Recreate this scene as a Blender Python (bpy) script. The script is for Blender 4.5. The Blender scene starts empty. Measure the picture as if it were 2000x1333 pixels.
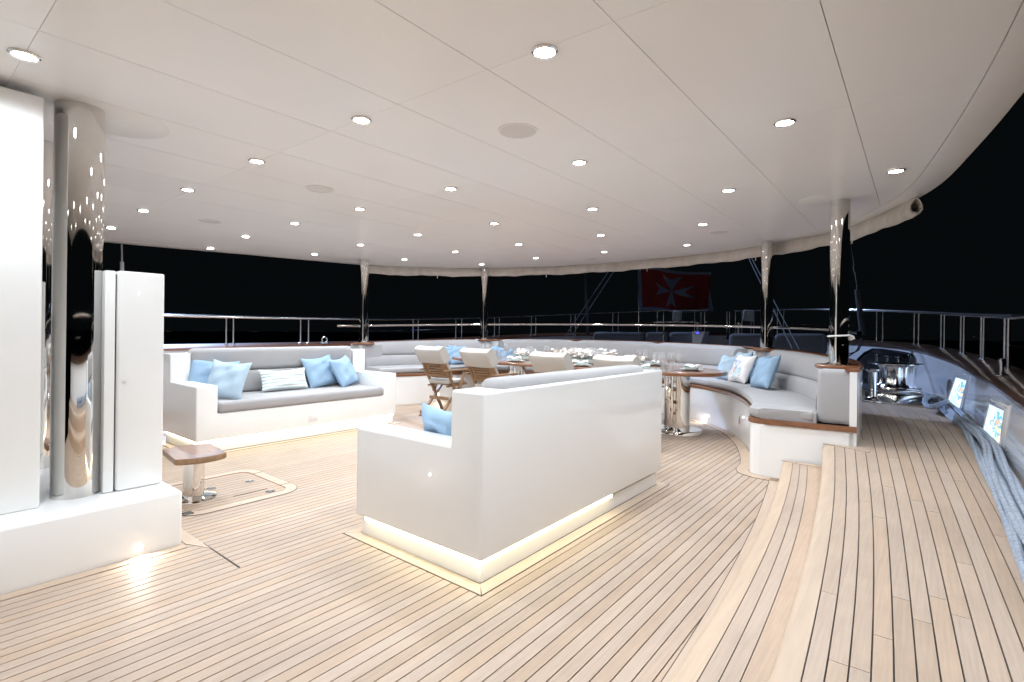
import bpy, bmesh, math, random
from mathutils import Vector, Matrix
random.seed(7)
sc = bpy.context.scene
COL = sc.collection
PI = math.pi

# ------------------------------------------------------------------ camera, world, added aft fill, exposure
FPX, EYE, YAW, HOR, ROLL = 998.4, 1.21, 0.6714, 648.66, 0.011726
cam_d = bpy.data.cameras.new('camera'); cam = bpy.data.objects.new('camera', cam_d); COL.objects.link(cam)
cam_d.sensor_width = 36.0; cam_d.lens = FPX / 2000 * 36.0
cam_d.shift_y = -(666.5 - HOR) / 2000.0 * 1.0
cam_d.clip_start = 0.05; cam_d.clip_end = 3000
cam.matrix_world = (Matrix.Translation((0, 0, EYE)) @ Matrix.Rotation(YAW, 4, 'Z') @ Matrix.Rotation(PI / 2, 4, 'X')
                    @ Matrix.Rotation(ROLL, 4, 'Z'))
sc.camera = cam

world = bpy.data.worlds.new("World"); sc.world = world; world.use_nodes = True
bg = world.node_tree.nodes['Background']
bg.inputs[0].default_value = (0.30, 0.42, 0.50, 1); bg.inputs[1].default_value = 0.0045

def lamp(name, kind, energy, color, mat=None, parent=None):
    d = bpy.data.lights.new(name, kind); d.energy = energy; d.color = color
    o = bpy.data.objects.new(name, d); COL.objects.link(o)
    if mat is not None: o.matrix_world = mat
    if parent is not None: o.parent = parent
    return o
aft_fill = lamp('added_aft_fill', 'SUN', 2.0, (0.45, 0.62, 1.0))  # added cool blue fill for aft deck and bulwark, no visible source
aft_fill.data.angle = math.radians(1.5)
aft_fill.rotation_euler = Vector((-.75, .25, .52)).to_track_quat('Z', 'Y').to_euler()
DOWNLIGHT_W = 50.0
LAMP_COL = (.84, .925, 1.0)
sc.view_settings.view_transform = 'Standard'; sc.view_settings.look = 'None'
sc.view_settings.exposure = 0.56; sc.view_settings.gamma = 1.0
sc.render.engine = 'CYCLES'
sc.cycles.use_denoising = True
sc.cycles.max_bounces = 9; sc.cycles.diffuse_bounces = 5; sc.cycles.glossy_bounces = 5
sc.cycles.sample_clamp_indirect = 6.0
sc.cycles.caustics_reflective = False; sc.cycles.caustics_refractive = False

# ------------------------------------------------------------------ measuring helpers (ship frame: +Y aft, +X starboard)
ca, sa = math.cos(YAW), math.sin(YAW); cr, sr = math.cos(ROLL), math.sin(ROLL)
def ray(px, py):
    dx = px - 1000; dy = py - 666.5
    X = dx * cr + dy * sr; Z = -(-dx * sr + dy * cr) + (HOR - 666.5)
    return (X * ca - FPX * sa, X * sa + FPX * ca, Z)
def P(px, py, z=0.0):
    r = ray(px, py); t = (z - EYE) / r[2]; return (r[0] * t, r[1] * t)
def ceil(x, y): return EYE + 1.19 - .00489 * (x + 3.6) ** 2 + .00516 * (y - 3)
def CE(px, py):
    r = ray(px, py); t = 1.19 / r[2]
    for _ in range(25):
        t = (ceil(r[0] * t, r[1] * t) - EYE) / r[2]
    return (r[0] * t, r[1] * t)
def atx(px, py, x): r = ray(px, py); t = x / r[0]; return (x, r[1] * t, EYE + r[2] * t)
def aty(px, py, y): r = ray(px, py); t = y / r[1]; return (r[0] * t, y, EYE + r[2] * t)
def hgt(px, py, x, y): return EYE + ray(px, py)[2] * (-x * sa + y * ca) / FPX
def sh(x): return -0.008 * (x + 1.6)          # athwartships slope of the main deck

# ------------------------------------------------------------------ materials
def mat(name, base, rough=.5, metal=0, coat=0, coat_rough=.05, bump=0, bump_scale=20, stretch=None, tint=0, var=0,
        var_scale=3, emit=None, emit_s=0, spec=.5, sheen=0):
    m = bpy.data.materials.new(name); m.use_nodes = True
    nt = m.node_tree; b = nt.nodes['Principled BSDF']
    b.inputs['Base Color'].default_value = (*base, 1); b.inputs['Roughness'].default_value = rough
    b.inputs['Metallic'].default_value = metal; b.inputs['Coat Weight'].default_value = coat
    b.inputs['Coat Roughness'].default_value = coat_rough
    b.inputs['Specular IOR Level'].default_value = spec
    if sheen: b.inputs['Sheen Weight'].default_value = sheen
    if emit: b.inputs['Emission Color'].default_value = (*emit, 1); b.inputs['Emission Strength'].default_value = emit_s
    if bump or tint or var:
        tc = nt.nodes.new('ShaderNodeTexCoord'); mp = nt.nodes.new('ShaderNodeMapping')
        mp.inputs['Scale'].default_value = stretch or (1, 1, 1)
        if 'teak' in name and tint:
            geo = nt.nodes.new('ShaderNodeNewGeometry'); oi0 = nt.nodes.new('ShaderNodeObjectInfo')
            vm = nt.nodes.new('ShaderNodeVectorMath'); vm.operation = 'MULTIPLY_ADD'
            cb = nt.nodes.new('ShaderNodeCombineXYZ'); [nt.links.new(oi0.outputs['Random'], cb.inputs[q]) for q in range(3)]
            nt.links.new(cb.outputs[0], vm.inputs[0]); vm.inputs[1].default_value = (3, 90, 5); nt.links.new(geo.outputs['Position'], vm.inputs[2])
            nt.links.new(vm.outputs[0], mp.inputs[0])
        else: nt.links.new(tc.outputs['Object'], mp.inputs[0])
        col = None
        if var or tint:
            nz = nt.nodes.new('ShaderNodeTexNoise'); nz.inputs['Scale'].default_value = var_scale; nz.inputs['Detail'].default_value = 6
            nt.links.new(mp.outputs[0], nz.inputs[0])
            hs = nt.nodes.new('ShaderNodeHueSaturation'); hs.inputs['Color'].default_value = (*base, 1)
            mr = nt.nodes.new('ShaderNodeMapRange'); mr.inputs[1].default_value = .3; mr.inputs[2].default_value = .7
            mr.inputs[3].default_value = 1 - var; mr.inputs[4].default_value = 1 + var
            nt.links.new(nz.outputs[0], mr.inputs[0])
            out = mr.outputs[0]
            if tint:
                oi = nt.nodes.new('ShaderNodeObjectInfo'); m2 = nt.nodes.new('ShaderNodeMapRange')
                m2.inputs[3].default_value = 1 - tint; m2.inputs[4].default_value = 1 + tint
                nt.links.new(oi.outputs['Random'], m2.inputs[0])
                mu = nt.nodes.new('ShaderNodeMath'); mu.operation = 'MULTIPLY'
                nt.links.new(out, mu.inputs[0]); nt.links.new(m2.outputs[0], mu.inputs[1]); out = mu.outputs[0]
                m3 = nt.nodes.new('ShaderNodeMath'); m3.operation = 'MULTIPLY_ADD'
                wn = nt.nodes.new('ShaderNodeTexWhiteNoise'); wn.noise_dimensions = '1D'
                nt.links.new(oi.outputs['Random'], wn.inputs['W'])
                nt.links.new(wn.outputs[0], m3.inputs[0]); m3.inputs[1].default_value = .2; m3.inputs[2].default_value = .9
                nt.links.new(m3.outputs[0], hs.inputs['Saturation'])
            if name == 'scrubbed_teak':
                g2 = nt.nodes.new('ShaderNodeNewGeometry'); st = nt.nodes.new('ShaderNodeTexNoise'); st.inputs['Scale'].default_value = 1.3; st.inputs['Detail'].default_value = 8; st.inputs['Roughness'].default_value = .65
                nt.links.new(g2.outputs['Position'], st.inputs[0])
                sm = nt.nodes.new('ShaderNodeMapRange'); sm.inputs[1].default_value = .35; sm.inputs[2].default_value = .62; sm.inputs[3].default_value = .88; sm.inputs[4].default_value = 1.03
                nt.links.new(st.outputs[0], sm.inputs[0]); mq = nt.nodes.new('ShaderNodeMath'); mq.operation = 'MULTIPLY'
                nt.links.new(out, mq.inputs[0]); nt.links.new(sm.outputs[0], mq.inputs[1]); out = mq.outputs[0]
            nt.links.new(out, hs.inputs['Value']); nt.links.new(hs.outputs[0], b.inputs['Base Color'])
        if bump:
            nb = nt.nodes.new('ShaderNodeTexNoise'); nb.inputs['Scale'].default_value = bump_scale; nb.inputs['Detail'].default_value = 5
            nt.links.new(mp.outputs[0], nb.inputs[0])
            bp = nt.nodes.new('ShaderNodeBump'); bp.inputs['Strength'].default_value = 1; bp.inputs['Distance'].default_value = bump
            nt.links.new(nb.outputs[0], bp.inputs['Height']); nt.links.new(bp.outputs[0], b.inputs['Normal'])
            if coat: nt.links.new(bp.outputs[0], b.inputs['Coat Normal'])
    return m

M = {}
M['gel'] = mat('white_gelcoat', (.84, .835, .825), .3, coat=.6, coat_rough=.03, bump=.0012, bump_scale=1.6, spec=.4, var=.015, var_scale=1.5)
M['ceil'] = mat('satin_headlining', (.92, .915, .91), .38, coat=.25, coat_rough=.12, bump=.0008, bump_scale=1.2, spec=.3, var=.02, var_scale=.8, tint=.012)
M['back'] = mat('joint_backing', (.66, .61, .54), .8)
M['teak'] = mat('scrubbed_teak', (.455, .345, .265), .55, bump=.0006, bump_scale=30, stretch=(14, .5, 14), tint=.05, var=.07, var_scale=9, spec=.35)
M['teakedge'] = mat('smooth_teak_board', (.50, .385, .295), .5, bump=.0004, bump_scale=30, stretch=(9, .6, 9), tint=.05, var=.08, var_scale=5, spec=.35)
M['teakstep'] = mat('step_riser_teak', (.60, .46, .37), .5, var=.08, var_scale=5, stretch=(9, .6, 9))
M['caulk'] = mat('deck_caulk', (.03, .021, .018), .6)
M['varnish'] = mat('varnished_teak', (.20, .075, .028), .35, coat=1, coat_rough=.02, bump=.0008, bump_scale=10, var=.25, var_scale=14, stretch=(1, 1, 4))
M['vtop'] = mat('varnished_table_top', (.33, .17, .11), .3, coat=1, coat_rough=.02, var=.22, var_scale=6, stretch=(1, 8, 1))
M['chair'] = mat('oiled_teak', (.25, .14, .068), .45, coat=.15, coat_rough=.3, var=.2, var_scale=12, stretch=(3, 3, 1), bump=.0005, bump_scale=40)
M['steel'] = mat('polished_steel', (.74, .72, .69), .035, metal=1, bump=.0004, bump_scale=3, stretch=(1, 1, .3))
M['satin'] = mat('satin_steel', (.7, .7, .7), .18, metal=1)
M['tubes'] = mat('brushed_tube_steel', (.78, .77, .76), .22, metal=1)
M['winch'] = mat('worn_chrome', (.80, .80, .80), .13, metal=1)
M['dark'] = mat('black_glossy', (.012, .013, .015), .12, coat=.5)
M['grey'] = mat('grey_upholstery', (.365, .355, .36), .85, bump=.0006, bump_scale=60, sheen=.2, spec=.2, var=.03, var_scale=4)
M['cover'] = mat('canvas_cover', (.47, .44, .41), .8, bump=.006, bump_scale=7, spec=.2)
M['canvas'] = mat('weathered_canvas', (.66, .62, .56), .75, bump=.003, bump_scale=22, stretch=(1, 1, .25), var=.10, var_scale=9, spec=.2)
M['blue'] = mat('sky_blue_linen', (.30, .43, .575), .9, bump=.0012, bump_scale=45, spec=.1, var=.06, var_scale=8)
M['paleblue'] = mat('pale_blue_linen', (.40, .51, .61), .9, bump=.0012, bump_scale=45, spec=.1, var=.05, var_scale=8)
M['bulw'] = mat('grey_blue_paint', (.82, .83, .87), .2, coat=1, coat_rough=.04, bump=.004, bump_scale=1.3, spec=.4)
M['capdark'] = mat('dark_cap_rail', (.07, .035, .022), .3, coat=.8, coat_rough=.05, var=.3, var_scale=10)
M['pad'] = mat('navy_grey_sunpad', (.13, .14, .17), .8, bump=.002, bump_scale=30)
M['rope'] = mat('blue_grey_hawser', (.28, .32, .39), .9, var=.22, var_scale=40, bump=.0018, bump_scale=120)
M['white'] = mat('white_china', (.82, .80, .78), .2, coat=.5)
M['aqua'] = mat('grey_green_china', (.42, .50, .48), .25, coat=.5)
M['napkin'] = mat('white_linen', (.82, .80, .78), .9, bump=.002, bump_scale=30)
M['petal'] = mat('white_petal', (.86, .84, .80), .6, sheen=.3)
M['leaf'] = mat('green_leaf', (.07, .14, .04), .5)
M['sea'] = mat('night_sea', (.0006, .0008, .001), 1.0, spec=0)
M['lens'] = mat('lamp_lens', (1, 1, 1), .3, emit=(1, .97, .92), emit_s=28)
M['led'] = mat('warm_led_strip', (1, 1, 1), .3, emit=(1.0, .97, .62), emit_s=5.5)
M['plastic'] = mat('white_plastic', (.7, .7, .7), .4)
M['bracket'] = mat('grille_grey', (.68, .655, .64), .6)
M['antenna'] = mat('grey_spar', (.35, .36, .38), .35)
M['rig'] = mat('galvanised_rigging', (.075, .08, .09), .6)
M['cable'] = mat('black_cable', (.01, .01, .014), .5)
M['dgrey'] = mat('aft_deck_paint', (.05, .055, .065), .7)
M['bluelight'] = mat('blue_display', (0, 0, .1), .4, emit=(.05, .06, 1), emit_s=4)
M['gold'] = mat('hatch_seam', (.32, .17, .06), .6)

def upholstery_ribs():
    m = M['grey'].copy(); m.name = 'ribbed_upholstery'
    nt = m.node_tree; b = nt.nodes['Principled BSDF']
    uv = nt.nodes.new('ShaderNodeUVMap'); wv = nt.nodes.new('ShaderNodeTexWave'); wv.wave_type = 'BANDS'; wv.bands_direction = 'X'
    wv.inputs['Scale'].default_value = 14; wv.inputs['Distortion'].default_value = .25
    nt.links.new(uv.outputs[0], wv.inputs[0])
    bp = nt.nodes.new('ShaderNodeBump'); bp.inputs['Strength'].default_value = .8; bp.inputs['Distance'].default_value = .0012
    nt.links.new(wv.outputs['Fac'], bp.inputs['Height']); nt.links.new(bp.outputs[0], b.inputs['Normal'])
    return m
M['ribs'] = upholstery_ribs()

def glass_mat():
    m = bpy.data.materials.new('clear_glass'); m.use_nodes = True; nt = m.node_tree; nt.nodes.clear()
    o = nt.nodes.new('ShaderNodeOutputMaterial'); mx = nt.nodes.new('ShaderNodeMixShader'); lw = nt.nodes.new('ShaderNodeLayerWeight'); lw.inputs[0].default_value = .5
    fr = nt.nodes.new('ShaderNodeMapRange'); fr.inputs[3].default_value = .05; fr.inputs[4].default_value = .75; fr.interpolation_type = 'SMOOTHSTEP'
    nt.links.new(lw.outputs['Facing'], fr.inputs[0])
    t = nt.nodes.new('ShaderNodeBsdfTransparent'); t.inputs[0].default_value = (.97, .98, .99, 1)
    g = nt.nodes.new('ShaderNodeBsdfGlossy'); g.inputs['Roughness'].default_value = .02
    nt.links.new(fr.outputs[0], mx.inputs[0]); nt.links.new(t.outputs[0], mx.inputs[1]); nt.links.new(g.outputs[0], mx.inputs[2])
    df = nt.nodes.new('ShaderNodeBsdfDiffuse'); m2 = nt.nodes.new('ShaderNodeMixShader'); m2.inputs[0].default_value = .2
    nt.links.new(mx.outputs[0], m2.inputs[1]); nt.links.new(df.outputs[0], m2.inputs[2]); nt.links.new(m2.outputs[0], o.inputs[0]); return m
M['glass'] = glass_mat()

def N(nt, op, a, b=None, c=None):
    n = nt.nodes.new('ShaderNodeMath'); n.operation = op
    for i, v in enumerate((a, b, c)):
        if v is None: continue
        if isinstance(v, (int, float)): n.inputs[i].default_value = v
        else: nt.links.new(v, n.inputs[i])
    return n.outputs[0]
def soft(nt, v, th):
    r = nt.nodes.new('ShaderNodeMapRange'); r.inputs[1].default_value = th - .035; r.inputs[2].default_value = th + .045; nt.links.new(v, r.inputs[0]); return r.outputs[0]
def print_glint_mat(name, base, spots):
    """cloth print or painted glass reflections: list of (scale, threshold, colour) on UVs"""
    m = bpy.data.materials.new(name); m.use_nodes = True; nt = m.node_tree; b = nt.nodes['Principled BSDF']
    b.inputs['Roughness'].default_value = .85
    uv = nt.nodes.new('ShaderNodeUVMap'); cur = None
    sep = nt.nodes.new('ShaderNodeSeparateXYZ'); nt.links.new(uv.outputs[0], sep.inputs[0])
    for i, (s, th, c, cx, cy, rad) in enumerate(spots):
        nz = nt.nodes.new('ShaderNodeTexNoise'); nz.noise_dimensions = '4D'; nz.inputs['W'].default_value = i * 3.7
        nz.inputs['Scale'].default_value = s; nz.inputs['Detail'].default_value = 5; nz.inputs['Distortion'].default_value = 1.2
        nt.links.new(uv.outputs[0], nz.inputs[0])
        du = N(nt, 'SUBTRACT', sep.outputs[0], cx); dv = N(nt, 'SUBTRACT', sep.outputs[1], cy)
        d = N(nt, 'SQRT', N(nt, 'ADD', N(nt, 'MULTIPLY', du, du), N(nt, 'MULTIPLY', dv, dv)))
        f = N(nt, 'MULTIPLY', soft(nt, nz.outputs[0], th), N(nt, 'LESS_THAN', d, rad))
        mx = nt.nodes.new('ShaderNodeMix'); mx.data_type = 'RGBA'
        nt.links.new(f, mx.inputs[0])
        if cur is None: mx.inputs[6].default_value = (*base, 1)
        else: nt.links.new(cur, mx.inputs[6])
        mx.inputs[7].default_value = (*c, 1); cur = mx.outputs[2]
    nt.links.new(cur, b.inputs['Base Color'])
    return m, cur
M['floral'], _ = print_glint_mat('printed_floral_linen', (.80, .77, .76),
    [(5, .50, (.55, .68, .78), .45, .45, .30), (9, .52, (.30, .36, .58), .35, .55, .20), (8, .54, (.80, .52, .45), .25, .30, .22),
     (14, .53, (.35, .50, .55), .6, .22, .24)])
M['stripe'] = bpy.data.materials.new('striped_linen'); M['stripe'].use_nodes = True
def stripes():
    nt = M['stripe'].node_tree; b = nt.nodes['Principled BSDF']; b.inputs['Roughness'].default_value = .9
    uv = nt.nodes.new('ShaderNodeUVMap'); wv = nt.nodes.new('ShaderNodeTexWave'); wv.bands_direction = 'Y'
    wv.inputs['Scale'].default_value = 2.2; wv.inputs['Distortion'].default_value = .9; wv.inputs['Detail Scale'].default_value = 1.5
    nt.links.new(uv.outputs[0], wv.inputs[0])
    cr_ = nt.nodes.new('ShaderNodeValToRGB'); cr_.color_ramp.elements[0].color = (.80, .82, .80, 1); cr_.color_ramp.elements[1].color = (.62, .74, .75, 1)
    cr_.color_ramp.elements[0].position = .35; cr_.color_ramp.elements[1].position = .8
    nt.links.new(wv.outputs['Fac'], cr_.inputs[0]); nt.links.new(cr_.outputs[0], b.inputs['Base Color'])
    bp = nt.nodes.new('ShaderNodeBump'); bp.inputs['Distance'].default_value = .006; nt.links.new(wv.outputs['Fac'], bp.inputs['Height'])
    nt.links.new(bp.outputs[0], b.inputs['Normal'])
stripes()
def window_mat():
    m, cur = print_glint_mat('reflection_painted_glass', (.62, .82, .88),
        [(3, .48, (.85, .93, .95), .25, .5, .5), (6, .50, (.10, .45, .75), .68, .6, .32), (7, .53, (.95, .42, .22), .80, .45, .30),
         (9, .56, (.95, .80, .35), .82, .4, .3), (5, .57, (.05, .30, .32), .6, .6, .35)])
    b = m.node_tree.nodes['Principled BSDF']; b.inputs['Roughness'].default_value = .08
    m.node_tree.links.new(cur, b.inputs['Emission Color']); b.inputs['Emission Strength'].default_value = .75  # reflections and their glow are painted into the pane colour and emission
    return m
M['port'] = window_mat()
def flag_mat():
    m = bpy.data.materials.new('ensign_cloth'); m.use_nodes = True; nt = m.node_tree; b = nt.nodes['Principled BSDF']
    b.inputs['Roughness'].default_value = .85
    uv = nt.nodes.new('ShaderNodeUVMap'); sp = nt.nodes.new('ShaderNodeSeparateXYZ'); nt.links.new(uv.outputs[0], sp.inputs[0])
    u = N(nt, 'SUBTRACT', sp.outputs[0], .5); v = N(nt, 'SUBTRACT', sp.outputs[1], .5)
    # cross turned a few degrees, sized on a 1.45 : 1 cloth
    u = N(nt, 'MULTIPLY', u, 1.45)
    au = N(nt, 'ABSOLUTE', u); av = N(nt, 'ABSOLUTE', v)
    a = N(nt, 'MAXIMUM', au, av); c = N(nt, 'MINIMUM', au, av)
    arm = N(nt, 'LESS_THAN', c, N(nt, 'MULTIPLY', a, .40))
    lim = N(nt, 'LESS_THAN', a, N(nt, 'MULTIPLY_ADD', c, .75, .27))
    cross = N(nt, 'MULTIPLY', arm, lim)
    u2 = N(nt, 'ABSOLUTE', N(nt, 'SUBTRACT', sp.outputs[0], .5)); v2 = N(nt, 'ABSOLUTE', N(nt, 'SUBTRACT', sp.outputs[1], .5))
    bord = N(nt, 'MAXIMUM', N(nt, 'GREATER_THAN', u2, .455), N(nt, 'GREATER_THAN', v2, .435))
    w = N(nt, 'MAXIMUM', cross, bord)
    mx = nt.nodes.new('ShaderNodeMix'); mx.data_type = 'RGBA'; nt.links.new(w, mx.inputs[0])
    mx.inputs[6].default_value = (.34, .03, .02, 1); mx.inputs[7].default_value = (.27, .30, .38, 1)
    nt.links.new(mx.outputs[2], b.inputs['Base Color'])
    b.inputs['Subsurface Weight'].default_value = 0
    return m
M['flag'] = flag_mat()

# ------------------------------------------------------------------ mesh helpers
class MB:
    def __init__(s): s.v = []; s.f = []; s.sm = []; s.uv = {}
    def add(s, verts, faces, smooth=False, uvs=None):
        o = len(s.v); s.v += [tuple(v) for v in verts]
        for i, f in enumerate(faces):
            if uvs: s.uv[len(s.f)] = [uvs[k] for k in f]
            s.f.append([o + k for k in f]); s.sm.append(smooth)
        return s
    def box(s, x0, y0, z0, x1, y1, z1, r=0, seg=2, M_=None):
        bm = bmesh.new(); bmesh.ops.create_cube(bm, size=1)
        for v in bm.verts:
            v.co = Vector(((x0 + x1) / 2 + v.co.x * (x1 - x0), (y0 + y1) / 2 + v.co.y * (y1 - y0), (z0 + z1) / 2 + v.co.z * (z1 - z0)))
        if r > 0:
            r = min(r, abs(x1 - x0) * .49, abs(y1 - y0) * .49, abs(z1 - z0) * .49)
            bmesh.ops.bevel(bm, geom=bm.edges[:], offset=r, segments=seg, profile=.5, affect='EDGES')
        if M_ is not None: bm.transform(M_)
        s.frombm(bm, r > 0); return s
    def frombm(s, bm, smooth=True):
        bm.verts.index_update()
        s.add([v.co[:] for v in bm.verts], [[v.index for v in f.verts] for f in bm.faces], smooth); bm.free()
    def beam(s, a, b, w, d, up=(0, 0, 1), r=0):
        """rectangular bar from a to b, w across, d deep"""
        a = Vector(a); b = Vector(b); z = (b - a); L = z.length; z.normalize()
        x = Vector(up).cross(z)
        if x.length < 1e-4: x = Vector((1, 0, 0))
        x.normalize(); y = z.cross(x)
        Mx = Matrix((( x.x, y.x, z.x, a.x), (x.y, y.y, z.y, a.y), (x.z, y.z, z.z, a.z), (0, 0, 0, 1)))
        return s.box(-w / 2, -d / 2, 0, w / 2, d / 2, L, r, 2, Mx)
    def tube(s, pts, r, n=12, caps=True, smooth=True, radii=None, uv=False):
        pts = [Vector(p) for p in pts]; rings = []; up = None
        for i, p in enumerate(pts):
            t = (pts[min(i + 1, len(pts) - 1)] - pts[max(i - 1, 0)]).normalized()
            if up is None:
                up = Vector((0, 0, 1)) if abs(t.z) < .9 else Vector((1, 0, 0))
            x = up - t * up.dot(t); x.normalize(); y = t.cross(x); up = x
            rr = radii[i] if radii else r
            rings.append([p + (x * math.cos(2 * PI * k / n) + y * math.sin(2 * PI * k / n)) * rr for k in range(n)])
        V = [v for R_ in rings for v in R_]; Fa = []
        for i in range(len(pts) - 1):
            for k in range(n):
                Fa.append([i * n + k, i * n + (k + 1) % n, (i + 1) * n + (k + 1) % n, (i + 1) * n + k])
        s.add(V, Fa, smooth)
        if caps:
            o = len(s.v) - len(V)
            s.f.append([o + k for k in reversed(range(n))]); s.sm.append(False)
            s.f.append([o + (len(pts) - 1) * n + k for k in range(n)]); s.sm.append(False)
        return s
    def lathe(s, prof, c=(0, 0, 0), n=32, sx=1, sy=1, flutes=0, fd=0, ring=False):
        V = []; Fa = []
        for (r, z) in prof:
            for k in range(n):
                a = 2 * PI * k / n; rr = r * (1 - (fd if flutes and (int(k * flutes * 2 / n) % 2) else 0))
                V.append((c[0] + rr * math.cos(a) * sx, c[1] + rr * math.sin(a) * sy, c[2] + z))
        m = len(prof)
        for i in range(m - 1):
            for k in range(n):
                Fa.append([i * n + k, i * n + (k + 1) % n, (i + 1) * n + (k + 1) % n, (i + 1) * n + k])
        if ring:
            for k in range(n): Fa.append([(m - 1) * n + k, (m - 1) * n + (k + 1) % n, (k + 1) % n, k])
        if prof[0][0] > 1e-5 and not ring: Fa.append([k for k in reversed(range(n))])
        if prof[-1][0] > 1e-5 and not ring: Fa.append([(m - 1) * n + k for k in range(n)])
        s.add(V, Fa, True); return s
    def prism(s, poly, z0, z1, bottom=True, zf=None, smooth=False):
        n = len(poly); zf = zf or (lambda x, y: 0)
        V = [(x, y, z0 + zf(x, y)) for x, y in poly] + [(x, y, z1 + zf(x, y)) for x, y in poly]
        ar = sum(poly[i][0] * poly[(i + 1) % n][1] - poly[(i + 1) % n][0] * poly[i][1] for i in range(n))
        o = list(range(n)) if ar > 0 else list(reversed(range(n)))
        Fa = [[n + k for k in o]]
        if bottom: Fa.append([k for k in reversed(o)])
        for i in range(n):
            a, b = o[i], o[(i + 1) % n]; Fa.append([a, b, n + b, n + a])
        s.add(V, Fa, smooth); return s
    def loft(s, rings, closed=True, caps=True, smooth=True, uvscale=None):
        n = len(rings[0]); V = [v for r in rings for v in r]; Fa = []; uvs = None
        if uvscale:
            uvs = []; L = 0; c0 = None
            for r in rings:
                c = Vector(r[0]);
                if c0 is not None: L += (c - c0).length
                c0 = c
                for k, v in enumerate(r): uvs.append((L, v[2]))
        for i in range(len(rings) - 1):
            for k in range(n if closed else n - 1):
                a, b = k, (k + 1) % n
                Fa.append([i * n + a, (i + 1) * n + a, (i + 1) * n + b, i * n + b])
        o = len(s.v); s.add(V, Fa, smooth, uvs)
        if caps and closed:
            s.f.append([o + k for k in range(n)]); s.sm.append(False)
            s.f.append([o + (len(rings) - 1) * n + k for k in reversed(range(n))]); s.sm.append(False)
        return s
    def mesh(s, name, m):
        me = bpy.data.meshes.new(name); me.from_pydata(s.v, [], s.f); me.polygons.foreach_set('use_smooth', s.sm)
        if s.uv:
            ul = me.uv_layers.new(name='UVMap')
            for fi, uvs in s.uv.items():
                p = me.polygons[fi]
                for li, uvv in zip(p.loop_indices, uvs): ul.data[li].uv = uvv
        me.update()
        bm = bmesh.new(); bm.from_mesh(me); bmesh.ops.recalc_face_normals(bm, faces=bm.faces[:]); bm.to_mesh(me); bm.free()
        me.materials.append(m); return me
    def build(s, name, m, parent=None, sharp=True):
        me = s.mesh(name, m)
        if sharp: me.set_sharp_from_angle(angle=math.radians(42))
        o = bpy.data.objects.new(name, me); COL.objects.link(o)
        if parent is not None: o.parent = parent
        return o
def tag(o, label=None, cat=None, group=None, kind=None):
    if label: o['label'] = label
    if cat: o['category'] = cat
    if group: o['group'] = group
    if kind: o['kind'] = kind
    return o
def empty(name, loc=(0, 0, 0), rz=0, **k):
    o = bpy.data.objects.new(name, None); COL.objects.link(o); o.location = loc; o.rotation_euler = (0, 0, rz); o.empty_display_size = .1
    return tag(o, **k)
def dup(root, loc=None, rot=None, label=None, group=None, parent=None):
    r = root.copy(); COL.objects.link(r)
    if parent is not None: r.parent = parent
    if loc is not None: r.location = loc
    if rot is not None: r.rotation_euler = rot
    if label: r['label'] = label
    if group: r['group'] = group
    for ch in list(root.children): dup(ch, parent=r)
    return r
def catmull(pts, n=8):
    out = []; P_ = [pts[0]] + list(pts) + [pts[-1]]
    for i in range(1, len(P_) - 2):
        a, b, c, d = [Vector(q) for q in P_[i - 1:i + 3]]
        for k in range(n):
            t = k / n; out.append(.5 * ((2 * b) + (c - a) * t + (2 * a - 5 * b + 4 * c - d) * t * t + (3 * b - a - 3 * c + d) * t ** 3))
    out.append(Vector(P_[-2])); return out
def resample(pts, n):
    pts = [Vector(p) for p in pts]; L = [0]
    for a, b in zip(pts, pts[1:]): L.append(L[-1] + (b - a).length)
    out = []; j = 0
    for i in range(n):
        t = L[-1] * i / (n - 1)
        while j < len(L) - 2 and L[j + 1] < t: j += 1
        f = (t - L[j]) / max(L[j + 1] - L[j], 1e-9); out.append(pts[j].lerp(pts[j + 1], min(max(f, 0), 1)))
    return out
def lerpc(tab, y):
    for (a, b), (c, d) in zip(tab, tab[1:]):
        if y <= c: return b + (d - b) * (y - a) / (c - a)
    return tab[-1][1]
def offset(pts, d):
    out = []
    for i, p in enumerate(pts):
        t = (pts[min(i + 1, len(pts) - 1)] - pts[max(i - 1, 0)]).normalized(); out.append(p + Vector((-t.y, t.x)) * d)
    return out
def clip(poly, keep):
    """Sutherland-Hodgman against one half-plane: keep(p) >= 0"""
    out = []
    for i in range(len(poly)):
        a, b = poly[i - 1], poly[i]; fa, fb = keep(a), keep(b)
        if (fa >= 0) != (fb >= 0):
            t = fa / (fa - fb); out.append((a[0] + (b[0] - a[0]) * t, a[1] + (b[1] - a[1]) * t))
        if fb >= 0: out.append(b)
    return out

# ------------------------------------------------------------------ sea
MB().add([(-900, -900, -3.2), (900, -900, -3.2), (900, 900, -3.2), (-900, 900, -3.2)], [[0, 1, 2, 3]]).build('sea', M['sea'])['kind'] = 'structure'

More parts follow.
